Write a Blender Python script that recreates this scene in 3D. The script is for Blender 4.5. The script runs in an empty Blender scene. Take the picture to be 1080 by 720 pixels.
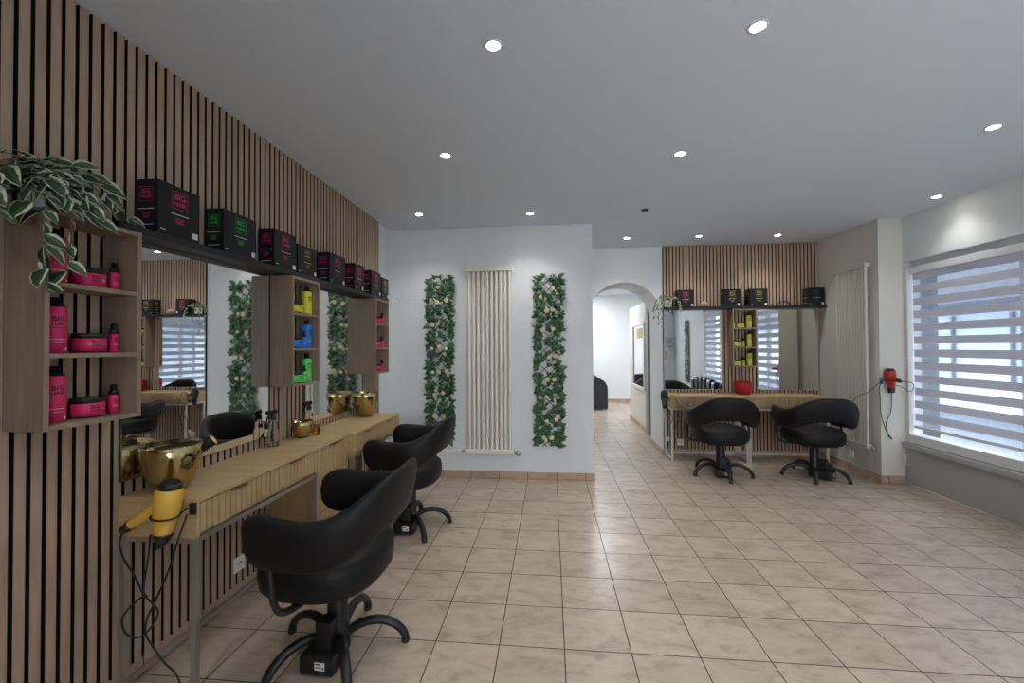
import bpy, bmesh, math, random
from mathutils import Vector, Matrix
C = bpy.context.scene.collection
PI = math.pi
R = math.radians

# ------------------------------------------------------------------ materials
MATS = {}
def mat(name, col, rough=.6, metal=0, spec=.5, bump=0, bscale=60, var=0, vscale=8, emis=None, es=0, trans=0, alpha=1, ior=1.45, stretch=None, coat=0):
    m = bpy.data.materials.new(name); m.use_nodes = True
    nt = m.node_tree; b = nt.nodes['Principled BSDF']
    b.inputs['Base Color'].default_value = (*col, 1)
    b.inputs['Roughness'].default_value = rough
    b.inputs['Metallic'].default_value = metal
    b.inputs['Specular IOR Level'].default_value = spec
    b.inputs['IOR'].default_value = ior
    b.inputs['Transmission Weight'].default_value = trans
    b.inputs['Coat Weight'].default_value = coat
    b.inputs['Alpha'].default_value = alpha
    if emis:
        b.inputs['Emission Color'].default_value = (*emis, 1); b.inputs['Emission Strength'].default_value = es
    if bump or var:
        tc = nt.nodes.new('ShaderNodeTexCoord'); mp = nt.nodes.new('ShaderNodeMapping')
        nt.links.new(tc.outputs['Object'], mp.inputs[0])
        if stretch: mp.inputs['Scale'].default_value = stretch
        if var:
            n = nt.nodes.new('ShaderNodeTexNoise'); n.inputs['Scale'].default_value = vscale; n.inputs['Detail'].default_value = 6
            nt.links.new(mp.outputs[0], n.inputs['Vector'])
            r = nt.nodes.new('ShaderNodeValToRGB')
            r.color_ramp.elements[0].position = .3; r.color_ramp.elements[1].position = .7
            r.color_ramp.elements[0].color = (*[c*(1-var) for c in col], 1)
            r.color_ramp.elements[1].color = (*[min(1, c*(1+var)) for c in col], 1)
            nt.links.new(n.outputs['Fac'], r.inputs[0]); nt.links.new(r.outputs[0], b.inputs['Base Color'])
        if bump:
            n2 = nt.nodes.new('ShaderNodeTexNoise'); n2.inputs['Scale'].default_value = bscale; n2.inputs['Detail'].default_value = 3
            nt.links.new(mp.outputs[0], n2.inputs['Vector'])
            bp = nt.nodes.new('ShaderNodeBump'); bp.inputs['Strength'].default_value = bump; bp.inputs['Distance'].default_value = .01
            nt.links.new(n2.outputs['Fac'], bp.inputs['Height']); nt.links.new(bp.outputs[0], b.inputs['Normal'])
    MATS[name] = m
    return m
def M(n): return MATS[n]

def srgb(r, g, b):
    f = lambda c: (c/255)/12.92 if c <= 10 else (((c/255)+.055)/1.055)**2.4
    return (f(r), f(g), f(b))

mat('wall_paint', srgb(224,228,230), .75, bump=.25, bscale=45, var=.015, vscale=3)
mat('wall_paint_warm', srgb(214,211,202), .75, bump=.25, bscale=45, var=.015, vscale=3)
mat('ceiling_paint', srgb(222,231,242), .85)
mat('oak_slat', srgb(174,149,126), .6, var=.13, vscale=9, stretch=(6,6,.5), bump=.1, bscale=60)
mat('felt', srgb(16,13,13), .95)
mat('grey_oak', srgb(146,126,106), .55, var=.17, vscale=5, stretch=(8,8,.7), bump=.08, bscale=80)
mat('table_oak', srgb(190,162,118), .5, var=.1, vscale=5, stretch=(9,.8,9), bump=.05, bscale=80)
mat('table_oak_far', srgb(190,162,118), .5, var=.1, vscale=5, stretch=(.8,9,9), bump=.05, bscale=80)
mat('table_oak_up', srgb(184,156,114), .5, var=.1, vscale=5, stretch=(9,9,.8), bump=.05, bscale=80)
mat('handle_bronze', srgb(150,132,105), .35, metal=.9)
mat('steel_satin', srgb(178,172,162), .38, metal=.7)
mat('steel_white', srgb(215,215,212), .35, metal=.3)
mat('chrome', (.8,.8,.8), .12, metal=1)
mat('black_leather', (.007,.007,.008), .5, spec=.32, bump=.12, bscale=160)
mat('black_plastic', (.012,.012,.013), .42)
mat('black_shelf', (.009,.009,.010), .45)
mat('black_card', (.008,.009,.011), .5, spec=.35)
mat('mirror', (.86,.88,.87), .0, metal=1)
mat('mirror_edge', (.03,.03,.03), .4)
mat('gold', (.50,.40,.19), .2, metal=1, bump=.55, bscale=15)
mat('white_plastic', srgb(232,232,228), .35)
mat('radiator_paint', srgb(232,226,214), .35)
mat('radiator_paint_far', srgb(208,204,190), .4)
mat('white_ceramic', srgb(225,225,222), .4)
mat('yellow_dryer', srgb(222,178,74), .4)
mat('red_dryer', srgb(176,42,34), .35)
mat('pink', srgb(218,46,104), .38)
mat('product_yellow', srgb(232,222,70), .38)
mat('product_blue', srgb(34,128,220), .38)
mat('product_green', srgb(96,214,98), .38)
mat('product_gold', srgb(206,204,88), .42)
mat('ink_white', srgb(230,230,230), .6)
mat('ink_pink', srgb(200,36,96), .5)
mat('ink_green', srgb(44,176,76), .5)
mat('ink_yellow', srgb(166,152,48), .5)
mat('ink_teal', srgb(34,90,104), .5)
mat('ink_dark', (.02,.01,.015), .5)
mat('red_rattan', srgb(178,22,34), .5, bump=.5, bscale=90)
mat('trellis', srgb(42,30,24), .8)
mat('petal', srgb(232,222,176), .7)
mat('stem_green', srgb(92,110,70), .6)
mat('terracotta', srgb(176,132,110), .6)
mat('oil', (.85,.55,.12), .05, trans=.85, ior=1.4)
mat('clear_plastic', (.95,.96,.96), .06, trans=.95, ior=1.25)
mat('grey_panel', srgb(168,170,168), .55)
mat('frame_white', srgb(222,222,222), .45)
mat('blind_fabric', srgb(225,226,232), .85)
mat('comb', srgb(70,62,58), .4)
mat('hair_piece', srgb(30,22,20), .7, bump=.6, bscale=120)
mat('brush_wood', srgb(210,170,120), .5)
mat('teal_plastic', srgb(52,120,150), .4)
mat('cork', srgb(196,172,134), .9, var=.25, vscale=20)
mat('bright_wall', srgb(236,240,242), .8)
mat('outside_render', srgb(206,224,245), .9)
mat('outside_dark', srgb(70,74,84), .7)
mat('outside_glass', srgb(150,170,190), .15, spec=.8)
mat('outside_ground', srgb(100,108,120), .9)
mat('lamp_glow', (1,1,1), .5, emis=(1.0,.93,.82), es=45)
mat('lamp_ring', srgb(235,235,235), .4)
mat('door_grey', srgb(150,150,146), .5)
mat('sofa_leather', (.018,.018,.022), .4, bump=.1, bscale=100)

# window glass: thin clear pane
m = bpy.data.materials.new('pane_glass'); m.use_nodes = True; nt = m.node_tree; nt.nodes.clear()
o = nt.nodes.new('ShaderNodeOutputMaterial'); mx = nt.nodes.new('ShaderNodeMixShader'); tr = nt.nodes.new('ShaderNodeBsdfTransparent'); gl = nt.nodes.new('ShaderNodeBsdfGlossy')
gl.inputs['Roughness'].default_value = 0; mx.inputs[0].default_value = .07
nt.links.new(tr.outputs[0], mx.inputs[1]); nt.links.new(gl.outputs[0], mx.inputs[2]); nt.links.new(mx.outputs[0], o.inputs[0])
MATS['pane_glass'] = m
def fabric(name, col, t_trans, t_clear):
    m = bpy.data.materials.new(name); m.use_nodes = True; nt = m.node_tree; nt.nodes.clear()
    o = nt.nodes.new('ShaderNodeOutputMaterial')
    d = nt.nodes.new('ShaderNodeBsdfDiffuse'); d.inputs[0].default_value = (*col, 1)
    t = nt.nodes.new('ShaderNodeBsdfTranslucent'); t.inputs[0].default_value = (*col, 1)
    a = nt.nodes.new('ShaderNodeMixShader'); a.inputs[0].default_value = t_trans
    nt.links.new(d.outputs[0], a.inputs[1]); nt.links.new(t.outputs[0], a.inputs[2])
    c = nt.nodes.new('ShaderNodeBsdfTransparent'); b = nt.nodes.new('ShaderNodeMixShader'); b.inputs[0].default_value = t_clear
    nt.links.new(a.outputs[0], b.inputs[1]); nt.links.new(c.outputs[0], b.inputs[2]); nt.links.new(b.outputs[0], o.inputs[0])
    MATS[name] = m
fabric('blind_opaque', srgb(226,227,234), .3, .0)
fabric('blind_sheer', srgb(215,222,235), .5, .75)

# leaves with pale margins, driven by the leaf's own UV
def leafmat(name, green, pale, edge, back=.12):
    m = bpy.data.materials.new(name); m.use_nodes = True; nt = m.node_tree; b = nt.nodes['Principled BSDF']
    uv = nt.nodes.new('ShaderNodeUVMap'); sep = nt.nodes.new('ShaderNodeSeparateXYZ'); nt.links.new(uv.outputs[0], sep.inputs[0])
    n = nt.nodes.new('ShaderNodeTexNoise'); n.inputs['Scale'].default_value = 40
    tc = nt.nodes.new('ShaderNodeTexCoord'); nt.links.new(tc.outputs['Object'], n.inputs['Vector'])
    ad = nt.nodes.new('ShaderNodeMath'); ad.operation = 'MULTIPLY_ADD'; ad.inputs[1].default_value = .18; ad.inputs[2].default_value = -.09
    nt.links.new(n.outputs['Fac'], ad.inputs[0])
    s = nt.nodes.new('ShaderNodeMath'); nt.links.new(sep.outputs[0], s.inputs[0]); nt.links.new(ad.outputs[0], s.inputs[1])
    r = nt.nodes.new('ShaderNodeValToRGB'); r.color_ramp.interpolation = 'CONSTANT'
    e = r.color_ramp.elements
    e[0].position = 0; e[0].color = (*pale, 1)
    e[1].position = edge; e[1].color = (*green, 1)
    x = e.new(.46); x.color = (*[c*1.5 for c in green], 1)
    x = e.new(.54); x.color = (*[c*.8 for c in green], 1)
    x = e.new(1-edge*.35); x.color = (*pale, 1)
    nt.links.new(s.outputs[0], r.inputs[0]); nt.links.new(r.outputs[0], b.inputs['Base Color'])
    b.inputs['Roughness'].default_value = .42
    MATS[name] = m
leafmat('variegated_leaf', srgb(58,84,56), srgb(214,222,192), .24)
leafmat('ivy_leaf', srgb(50,88,52), srgb(80,120,76), .08)

# floor and skirting tiles: 0.30 m grid worked out in world metres
TX, TY = .0544, 2.811
def tilemat(name, base, use_y=True, horiz='x', rough=.34):
    m = bpy.data.materials.new(name); m.use_nodes = True; nt = m.node_tree; b = nt.nodes['Principled BSDF']
    L = nt.links.new
    g = nt.nodes.new('ShaderNodeNewGeometry'); sep = nt.nodes.new('ShaderNodeSeparateXYZ'); L(g.outputs['Position'], sep.inputs[0])
    def math_(op, a, bb=None):
        n = nt.nodes.new('ShaderNodeMath'); n.operation = op
        for i, v in enumerate((a, bb)):
            if v is None: continue
            if isinstance(v, (int, float)): n.inputs[i].default_value = v
            else: L(v, n.inputs[i])
        return n.outputs[0]
    def cell(src, off):
        u = math_('DIVIDE', math_('SUBTRACT', src, off - 30), .3)
        fr = math_('FRACT', u); d = math_('MINIMUM', fr, math_('SUBTRACT', 1.0, fr))
        return math_('FLOOR', u), d
    cx, dx = cell(sep.outputs[0], TX); cy, dy = cell(sep.outputs[1], TY)
    if use_y: d = math_('MINIMUM', dx, dy)
    else: d = dx if horiz == 'x' else dy
    grout = math_('LESS_THAN', d, .0085)
    cv = nt.nodes.new('ShaderNodeCombineXYZ'); L(cx, cv.inputs[0]); L(cy, cv.inputs[1])
    wn = nt.nodes.new('ShaderNodeTexWhiteNoise'); wn.noise_dimensions = '2D'; L(cv.outputs[0], wn.inputs['Vector'])
    # cloudy figure, shifted per tile
    vm = nt.nodes.new('ShaderNodeVectorMath'); vm.operation = 'SCALE'; L(wn.outputs['Color'], vm.inputs[0]); vm.inputs['Scale'].default_value = 30
    va = nt.nodes.new('ShaderNodeVectorMath'); va.operation = 'ADD'; L(g.outputs['Position'], va.inputs[0]); L(vm.outputs[0], va.inputs[1])
    n1 = nt.nodes.new('ShaderNodeTexNoise'); n1.inputs['Scale'].default_value = 8; n1.inputs['Detail'].default_value = 8; n1.inputs['Roughness'].default_value = .68; n1.inputs['Distortion'].default_value = .6
    mp = nt.nodes.new('ShaderNodeMapping'); mp.inputs['Scale'].default_value = (.8, 1.7, 1); mp.inputs['Rotation'].default_value = (0, 0, .5); L(va.outputs[0], mp.inputs[0]); L(mp.outputs[0], n1.inputs['Vector'])
    r = nt.nodes.new('ShaderNodeValToRGB'); e = r.color_ramp.elements
    e[0].position = .3; e[0].color = (*[c*.68 for c in base], 1); e[1].position = .70; e[1].color = (*[min(1, c*1.12) for c in base], 1)
    x = e.new(.48); x.color = (*[c*.96 for c in base], 1)
    L(n1.outputs['Fac'], r.inputs[0])
    hs = nt.nodes.new('ShaderNodeHueSaturation'); L(r.outputs[0], hs.inputs['Color'])
    L(math_('ADD', math_('MULTIPLY', wn.outputs['Value'], .12), .94), hs.inputs['Value'])
    mix = nt.nodes.new('ShaderNodeMix'); mix.data_type = 'RGBA'; L(grout, mix.inputs['Factor']); L(hs.outputs[0], mix.inputs['A']); mix.inputs['B'].default_value = (*srgb(54,38,32), 1)
    L(mix.outputs['Result'], b.inputs['Base Color'])
    L(math_('ADD', math_('MULTIPLY', grout, .5), rough), b.inputs['Roughness'])
    bp = nt.nodes.new('ShaderNodeBump'); bp.inputs['Strength'].default_value = .35; bp.inputs['Distance'].default_value = .003
    L(math_('ADD', math_('MULTIPLY', n1.outputs['Fac'], .5), math_('MULTIPLY', grout, -1.0)), bp.inputs['Height']); L(bp.outputs[0], b.inputs['Normal'])
    MATS[name] = m
TILE = srgb(184,167,150)
tilemat('floor_tile', TILE, rough=.27)
tilemat('skirting_x', srgb(186,158,138), False, 'x', .4)
tilemat('skirting_y', srgb(186,158,138), False, 'y', .4)

# ------------------------------------------------------------------ mesh helpers
def bm_(): return bmesh.new()
def V(*a): return Vector(a)
def box(bm, x0, y0, z0, x1, y1, z1, bev=0, mi=0):
    vs = [bm.verts.new((x, y, z)) for x in (min(x0,x1), max(x0,x1)) for y in (min(y0,y1), max(y0,y1)) for z in (min(z0,z1), max(z0,z1))]
    fs = [bm.faces.new([vs[i] for i in f]) for f in ((0,1,3,2),(4,6,7,5),(0,4,5,1),(2,3,7,6),(0,2,6,4),(1,5,7,3))]
    for f in fs: f.material_index = mi
    if bev:
        es = list({e for f in fs for e in f.edges})
        bmesh.ops.bevel(bm, geom=es, offset=bev, segments=2, affect='EDGES', profile=.5)
    return vs
def ring(bm, c, u, v, ru, rv, n=16, p=1.0):
    out = []
    for i in range(n):
        a = 2*PI*i/n; ca, sa = math.cos(a), math.sin(a)
        out.append(bm.verts.new(c + u*(ru*math.copysign(abs(ca)**p, ca)) + v*(rv*math.copysign(abs(sa)**p, sa))))
    return out
def bridge(bm, a, b, mi=0):
    n = len(a)
    for i in range(n):
        f = bm.faces.new((a[i], a[(i+1)%n], b[(i+1)%n], b[i])); f.material_index = mi; f.smooth = True
def cap(bm, r, flip=False, mi=0):
    f = bm.faces.new(list(reversed(r)) if flip else r); f.material_index = mi
def lathe(bm, prof, c=(0,0,0), axis=(0,0,1), n=24, mi=0, capb=True, capt=True, p=1.0, asp=1.0):
    """prof: list of (radius, height) along axis"""
    c = Vector(c); w = Vector(axis).normalized()
    u = w.orthogonal().normalized() if abs(w.z) < .999 else V(1,0,0); v = w.cross(u)
    rs = [ring(bm, c + w*h, u, v, r, r*asp, n, p) for r, h in prof]
    for a, b in zip(rs, rs[1:]): bridge(bm, a, b, mi)
    if capb: cap(bm, rs[0], True, mi)
    if capt: cap(bm, rs[-1], False, mi)
    return rs
def cyl(bm, a, b, r, n=12, mi=0, r2=None):
    a, b = Vector(a), Vector(b); w = b - a
    lathe(bm, [(r, 0), (r2 if r2 is not None else r, w.length)], a, w, n, mi)
def smooth_path(pts, k=6):
    P = [Vector(p) for p in pts]
    if len(P) < 3: return P
    out = []
    for i in range(len(P)-1):
        p0 = P[max(i-1,0)]; p1 = P[i]; p2 = P[i+1]; p3 = P[min(i+2,len(P)-1)]
        for j in range(k):
            t = j/k
            out.append(.5*((2*p1) + (p2-p0)*t + (2*p0-5*p1+4*p2-p3)*t*t + (3*p1-p0-3*p2+p3)*t**3))
    out.append(P[-1]); return out
def tube(bm, pts, r, n=8, mi=0, sm=5, rfun=None, asp=1.0, up=None):
    P = smooth_path(pts, sm) if sm else [Vector(p) for p in pts]
    rs = []; u = None
    for i, p in enumerate(P):
        t = (P[min(i+1,len(P)-1)] - P[max(i-1,0)]).normalized()
        if up is not None: u = (Vector(up) - t*t.dot(Vector(up))).normalized()
        elif u is None: u = t.orthogonal().normalized()
        else: u = (u - t*t.dot(u)).normalized()
        v = t.cross(u); rr = r if rfun is None else rfun(i/(len(P)-1))
        rs.append(ring(bm, p, u, v, rr, rr*asp, n))
    for a, b in zip(rs, rs[1:]): bridge(bm, a, b, mi)
    cap(bm, rs[0], True, mi); cap(bm, rs[-1], False, mi)

def tags(o, label=None, cat=None, group=None, kind=None):
    if label: o['label'] = label
    if cat: o['category'] = cat
    if group: o['group'] = group
    if kind: o['kind'] = kind
    return o
def mk(name, bm, mats, parent=None, smooth=None, loc=None):
    bmesh.ops.recalc_face_normals(bm, faces=bm.faces)
    me = bpy.data.meshes.new(name); bm.to_mesh(me); bm.free()
    for m in (mats if isinstance(mats, (list, tuple)) else [mats]): me.materials.append(M(m))
    if smooth is not None:
        for p in me.polygons: p.use_smooth = smooth
    o = bpy.data.objects.new(name, me); C.objects.link(o)
    if parent is not None: o.parent = parent
    if loc is not None: o.location = loc
    return o
def empty(name, loc=(0,0,0), rz=0, **k):
    o = bpy.data.objects.new(name, None); o.empty_display_size = .05; C.objects.link(o); o.location = loc; o.rotation_euler = (0,0,rz)
    tags(o, **k); return o
def dup(root, loc, rz=0, scale=None, **k):
    r = root.copy(); C.objects.link(r); r.location = loc; r.rotation_euler = (0,0,rz)
    if scale: r.scale = scale
    tags(r, **k)
    for ch in list(root.children):
        c = ch.copy(); C.objects.link(c); c.parent = r
        for g in list(ch.children):
            d = g.copy(); C.objects.link(d); d.parent = c
    return r
def subsurf(o, lv=2):
    md = o.modifiers.new('s', 'SUBSURF'); md.levels = lv; md.render_levels = lv
    return o
def struct(name, bm, m, parent=None, **k):
    o = mk(name, bm, m, parent)
    if parent is None: o['kind'] = 'structure'
    return o

# lettering
TXT = {}
def text_geo(s, size):
    k = (s, size)
    if k not in TXT:
        cu = bpy.data.curves.new('t', 'FONT'); cu.body = s; cu.size = size; cu.align_x = 'CENTER'; cu.align_y = 'CENTER'; cu.resolution_u = 3
        cu.offset = size*.022
        ob = bpy.data.objects.new('t', cu); C.objects.link(ob)
        dg = bpy.context.evaluated_depsgraph_get(); dg.update()
        me = bpy.data.meshes.new_from_object(ob.evaluated_get(dg))
        TXT[k] = ([tuple(v.co) for v in me.vertices], [tuple(p.vertices) for p in me.polygons])
        bpy.data.objects.remove(ob); bpy.data.meshes.remove(me); bpy.data.curves.remove(cu)
    return TXT[k]
def put_text(bm, s, size, x, z, fn, mi=0):
    vs, ps = text_geo(s, size)
    bv = [bm.verts.new(fn(x + v[0], z + v[1])) for v in vs]
    for p in ps:
        try: f = bm.faces.new([bv[i] for i in p]); f.material_index = mi
        except ValueError: pass
def put_rect(bm, x0, z0, x1, z1, fn, mi=0, nx=1):
    for i in range(nx):
        a = x0 + (x1-x0)*i/nx; b = x0 + (x1-x0)*(i+1)/nx
        f = bm.faces.new([bm.verts.new(fn(*q)) for q in ((a,z0),(b,z0),(b,z1),(a,z1))]); f.material_index = mi

# ------------------------------------------------------------------ the room shell
CZ = 2.66; XW = -1.755; XS = -1.73; YB = 4.32; YF = 5.42; XR = 3.53; XP = 3.30; YP = 4.47; Y0 = -1.35
b = bm_(); box(b, -2.4, Y0-.3, -.12, 4.6, 10.9, 0); struct('floor', b, 'floor_tile')
b = bm_(); box(b, -2.4, Y0-.3, CZ, 4.6, 10.9, CZ+.12); struct('ceiling', b, 'ceiling_paint')
b = bm_(); box(b, XW-.2, Y0-.2, 0, XW, YB+.3, CZ); struct('wall_left', b, 'wall_paint')
b = bm_(); box(b, XW, YB, 0, .437, YF+.6, CZ); struct('wall_back', b, 'wall_paint')
FX0, FX1, FZ0, FZ1 = .3, 2.8, .75, 2.2
b = bm_(); box(b, XW-.2, Y0-.2, 0, FX0, Y0, CZ); box(b, FX1, Y0-.2, 0, XR+.3, Y0, CZ); box(b, FX0, Y0-.2, 0, FX1, Y0, FZ0); box(b, FX0, Y0-.2, FZ1, FX1, Y0, CZ); struct('wall_front', b, 'wall_paint')
wf2 = empty('window_2', (0,0,0), kind='structure')
b = bm_()
for a, c in ((FX0,FX0+.06),(FX1-.06,FX1),(1.52,1.58)): box(b, a+.001, Y0-.15, FZ0+.001, c-.001, Y0-.05, FZ1-.001)
for a, c in ((FZ0,FZ0+.06),(FZ1-.06,FZ1)): box(b, FX0+.061, Y0-.145, a+.001, 1.519, Y0-.055, c-.001); box(b, 1.581, Y0-.145, a+.001, FX1-.061, Y0-.055, c-.001)
mk('window_frame', b, 'frame_white', wf2)
b = bm_(); box(b, FX0+.06, Y0-.103, FZ0+.06, FX1-.06, Y0-.097, FZ1-.06); mk('pane', b, 'pane_glass', wf2)
# thick wall with the round-headed passage
ax0, ax1, ay0, ay1, acx, ar, az = .48, 1.42, YF, 6.05, .95, .47, 1.743
b = bm_()
def arch_wall(b, x0, x1, y0, y1):
    n = 28
    arc = [(acx - ar*math.cos(PI*i/n), az + ar*math.sin(PI*i/n)) for i in range(n+1)]
    for (y, s) in ((y0, 1), (y1, -1)):
        for quad in (((x0,0),(ax0,0),(ax0,az),(x0,az)), ((ax1,0),(x1,0),(x1,az),(ax1,az))):
            b.faces.new([b.verts.new((q[0], y, q[1])) for q in quad])
        for i in range(n):
            p, q = arc[i], arc[i+1]
            b.faces.new([b.verts.new((p[0], y, p[1])), b.verts.new((q[0], y, q[1])), b.verts.new((q[0], y, CZ)), b.verts.new((p[0], y, CZ))])
        for quad in (((x0,az),(ax0,az),(ax0,CZ),(x0,CZ)), ((ax1,az),(x1,az),(x1,CZ),(ax1,CZ))):
            b.faces.new([b.verts.new((q[0], y, q[1])) for q in quad])
    prof = [(ax0,0)] + arc + [(ax1,0)]
    for p, q in zip(prof, prof[1:]):
        b.faces.new([b.verts.new((p[0], y0, p[1])), b.verts.new((q[0], y0, q[1])), b.verts.new((q[0], y1, q[1])), b.verts.new((p[0], y1, p[1]))])
    for quad in (((x1,y0,0),(x1,y1,0),(x1,y1,CZ),(x1,y0,CZ)), ((x0,y0,0),(x0,y1,0),(x0,y1,CZ),(x0,y0,CZ))):
        b.faces.new([b.verts.new(q) for q in quad])
    bmesh.ops.remove_doubles(b, verts=b.verts, dist=1e-5)
arch_wall(b, .437, 3.6, ay0, ay1)
o = struct('wall_far', b, 'wall_paint')
# right: splayed pier, window wall
b = bm_(); box(b, XP, YP, 0, XR+.3, YF, CZ); o = struct('wall_pier', b, 'wall_paint_warm')
WY1, WY0, WZ0, WZ1 = 4.47, .82, .41, 2.21
b = bm_(); box(b, XR, Y0-.2, WZ1, XR+.3, YP, CZ); box(b, XR, Y0-.2, 0, XR+.3, WY0, WZ1); box(b, XR+.03, WY0, 0, XR+.3, YP, WZ0-.03); struct('wall_right', b, 'wall_paint')
# apron below the window: two grey boards under a projecting ledge
b = bm_(); box(b, XR-.01, 3.705, .015, XR+.029, YP-.002, .362); box(b, XR-.0165, WY0, .015, XR+.029, 3.70, .362); struct('trim_1', b, 'grey_panel')
b = bm_(); box(b, XR-.045, WY0, .363, XR+.029, YP-.002, .41, .004); box(b, XR-.014, WY0, .41, XR+.029, YP-.002, .425); struct('trim_2', b, 'grey_panel')
b = bm_(); box(b, XR-.012, WY0, 0.001, XR+.0, YP-.002, .014); struct('trim_3', b, 'frame_white')
# cover strip at the end of the blind housing
# window frame and glazing
wf = empty('window_1', (XR+.07, (WY0+WY1)/2, WZ0), kind='structure')
def wpart(name, bm, m):
    o = mk(name, bm, m); o.location = (0,0,0); o.parent = wf; o.matrix_parent_inverse = Matrix.Translation(-wf.location); return o
b = bm_()
box(b, XR-.003, WY0, .412, XR+.12, WY1-.003, .50)            # bottom rail
box(b, XR+.075, WY0, 2.15, XR+.12, WY1-.003, WZ1-.002)
box(b, XR-.003, WY1-.045, .50, XR+.12, WY1-.003, 2.15); box(b, XR-.003, WY0, .50, XR+.12, WY0+.05, 2.15)
for y in (1.55, 2.6, 3.5): box(b, XR+.09, y-.03, .50, XR+.13, y+.03, 2.15)
wpart('window_frame', b, 'frame_white')
b = bm_(); box(b, XR+.105, WY0+.05, .50, XR+.111, WY1-.045, 2.15); wpart('pane', b, 'pane_glass')
# white door contact / catch on the first apron board
t = empty('cupboard_handle', (XR-.0, 4.42, .25), label='small white pull handle on grey board under the window', cat='handle')
b = bm_(); tube(b, [(0,0,-.05),(-.03,0,-.05),(-.03,0,.05),(0,0,.05)], .005, 8, sm=0); o = mk('grip', b, 'white_plastic', t); o.location = (-.011, 0, 0)

# far rooms beyond the arch
b = bm_(); box(b, -2.0, 10.46, 0, 4.4, 10.6, CZ); struct('wall_end', b, 'bright_wall')
b = bm_(); box(b, 4.3, 6.05, 0, 4.45, 10.46, CZ); struct('wall_side', b, 'bright_wall')
b = bm_(); box(b, -.75, 6.05, 0, -.6, 10.46, CZ); struct('wall_hall', b, 'bright_wall')
b = bm_(); box(b, 1.52, 6.72, 0, 1.66, 8.09, 2.1); box(b, 1.66, 6.06, 0, 1.74, 6.72, CZ); struct('wall_passage', b, 'wall_paint_warm')
b = bm_(); box(b, 1.50, 6.56, 0, 1.66, 6.719, 2.1); box(b, 1.48, 6.06, 0, 1.659, 6.14, 2.1); box(b, 1.60, 6.141, 0, 1.64, 6.559, 2.1); struct('door_1', b, 'door_grey')
# skirting tiles
sk = .075
def skirt(name, x0, y0, x1, y1, m):
    b = bm_(); box(b, x0, y0, .0005, x1, y1, sk, .002); struct(name, b, m)
skirt('baseboard_back', XW+.01, YB-.012, .449, YB-.0005, 'skirting_x')
skirt('baseboard_return', .4375, YB, .449, YF-.001, 'skirting_y')
skirt('baseboard_left', XW+.0005, Y0+.01, XW+.022, YB-.013, 'skirting_y')
skirt('baseboard_far', 1.432, YF-.022, XP-.013, YF-.0005, 'skirting_x')
skirt('baseboard_jamb', 1.408, YF-.022, 1.4195, 6.049, 'skirting_y')
skirt('baseboard_pier', XP-.012, YP-.012, XP-.0005, YF-.023, 'skirting_y')
skirt('baseboard_pier_front', XP, YP-.012, XR-.018, YP-.0005, 'skirting_x')
skirt('baseboard_end', -.59, 10.447, 4.29, 10.4595, 'skirting_x')
skirt('baseboard_passage', 1.508, 6.73, 1.5195, 8.10, 'skirting_y')

# acoustic slat cladding
def slats_y(name, y0, y1, off, pitch, xw, xs, z0, z1, cut=None):
    t = bm_(); k0 = math.ceil((y0 - off)/pitch)
    g = .0135
    k = k0
    edges = [y0]
    while off + k*pitch < y1: edges.append(off + k*pitch); k += 1
    edges.append(y1)
    for a, c in zip(edges, edges[1:]):
        a2 = a + (g/2 if a != y0 else 0); c2 = c - (g/2 if c != y1 else 0)
        if c2 - a2 > .004: box(t, xw+.009, a2, z0, xs-.001, c2, z1, mi=1); box(t, xs-.001, a2, z0, xs, c2, z1)
    o = struct(name, t, ['oak_slat','felt'])
    b = bm_(); box(b, xw+.001, y0, z0, xw+.009, y1, z1); mk('backing_felt', b, 'felt', o)
    return o
slats_y('trim_4', Y0+.02, 4.02, 1.215, .0435, XW, XS, sk+.001, CZ-.001)
t = bm_(); x0, x1 = 1.432, XP-.002; x = x0; n = 0
pf = (x1-x0)/45
for i in range(45): box(t, x0+i*pf+.0065, YF-.023, sk+.001, x0+(i+1)*pf-.0065, YF-.009, CZ-.001, mi=1); box(t, x0+i*pf+.0065, YF-.024, sk+.001, x0+(i+1)*pf-.0065, YF-.023, CZ-.001)
o = struct('trim_5', t, ['oak_slat','felt']); b = bm_(); box(b, x0, YF-.009, sk+.001, x1, YF-.001, CZ-.001); mk('backing_felt', b, 'felt', o)
YS = YF - .024

# ------------------------------------------------------------------ downlights
lights = [(-.234,1.71),(.834,1.715),(-.689,2.67),(.863,2.806),(2.6,2.655),(-1.25,3.83),(-.188,3.92),(.903,4.94),(1.726,4.95),(2.625,5.01),(3.32,3.855),
          (-1.0,.3),(.83,.2),(2.6,.6)]  # this row is unseen, added to light the room from behind
where = ['nearest one, above the middle of the floor','second near one, to the right of centre','above the second styling desk','over the centre of the room, third row','high up beside the window wall, right edge','in front of the left garland','in front of the tall radiator near its right garland','before the arch','above the first far mirror','above the second far mirror','tucked close to the window pier','added fill light behind the viewer on the left','added fill light behind the viewer in the middle','added fill light behind the viewer by the window']
def downlight():
    t = empty('ceiling_spotlight')
    b = bm_(); lathe(b, [(.028,-.003),(.032,-.005),(.040,-.003),(.040,0),(.028,0)], n=28, capb=False, capt=False)
    bmesh.ops.remove_doubles(b, verts=b.verts, dist=1e-6); mk('bezel', b, 'lamp_ring', t, True)
    b = bm_(); lathe(b, [(.0275,-.004),(.0275,-.001)], n=28); mk('bulb', b, 'lamp_glow', t)
    return t
proto = None
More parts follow.
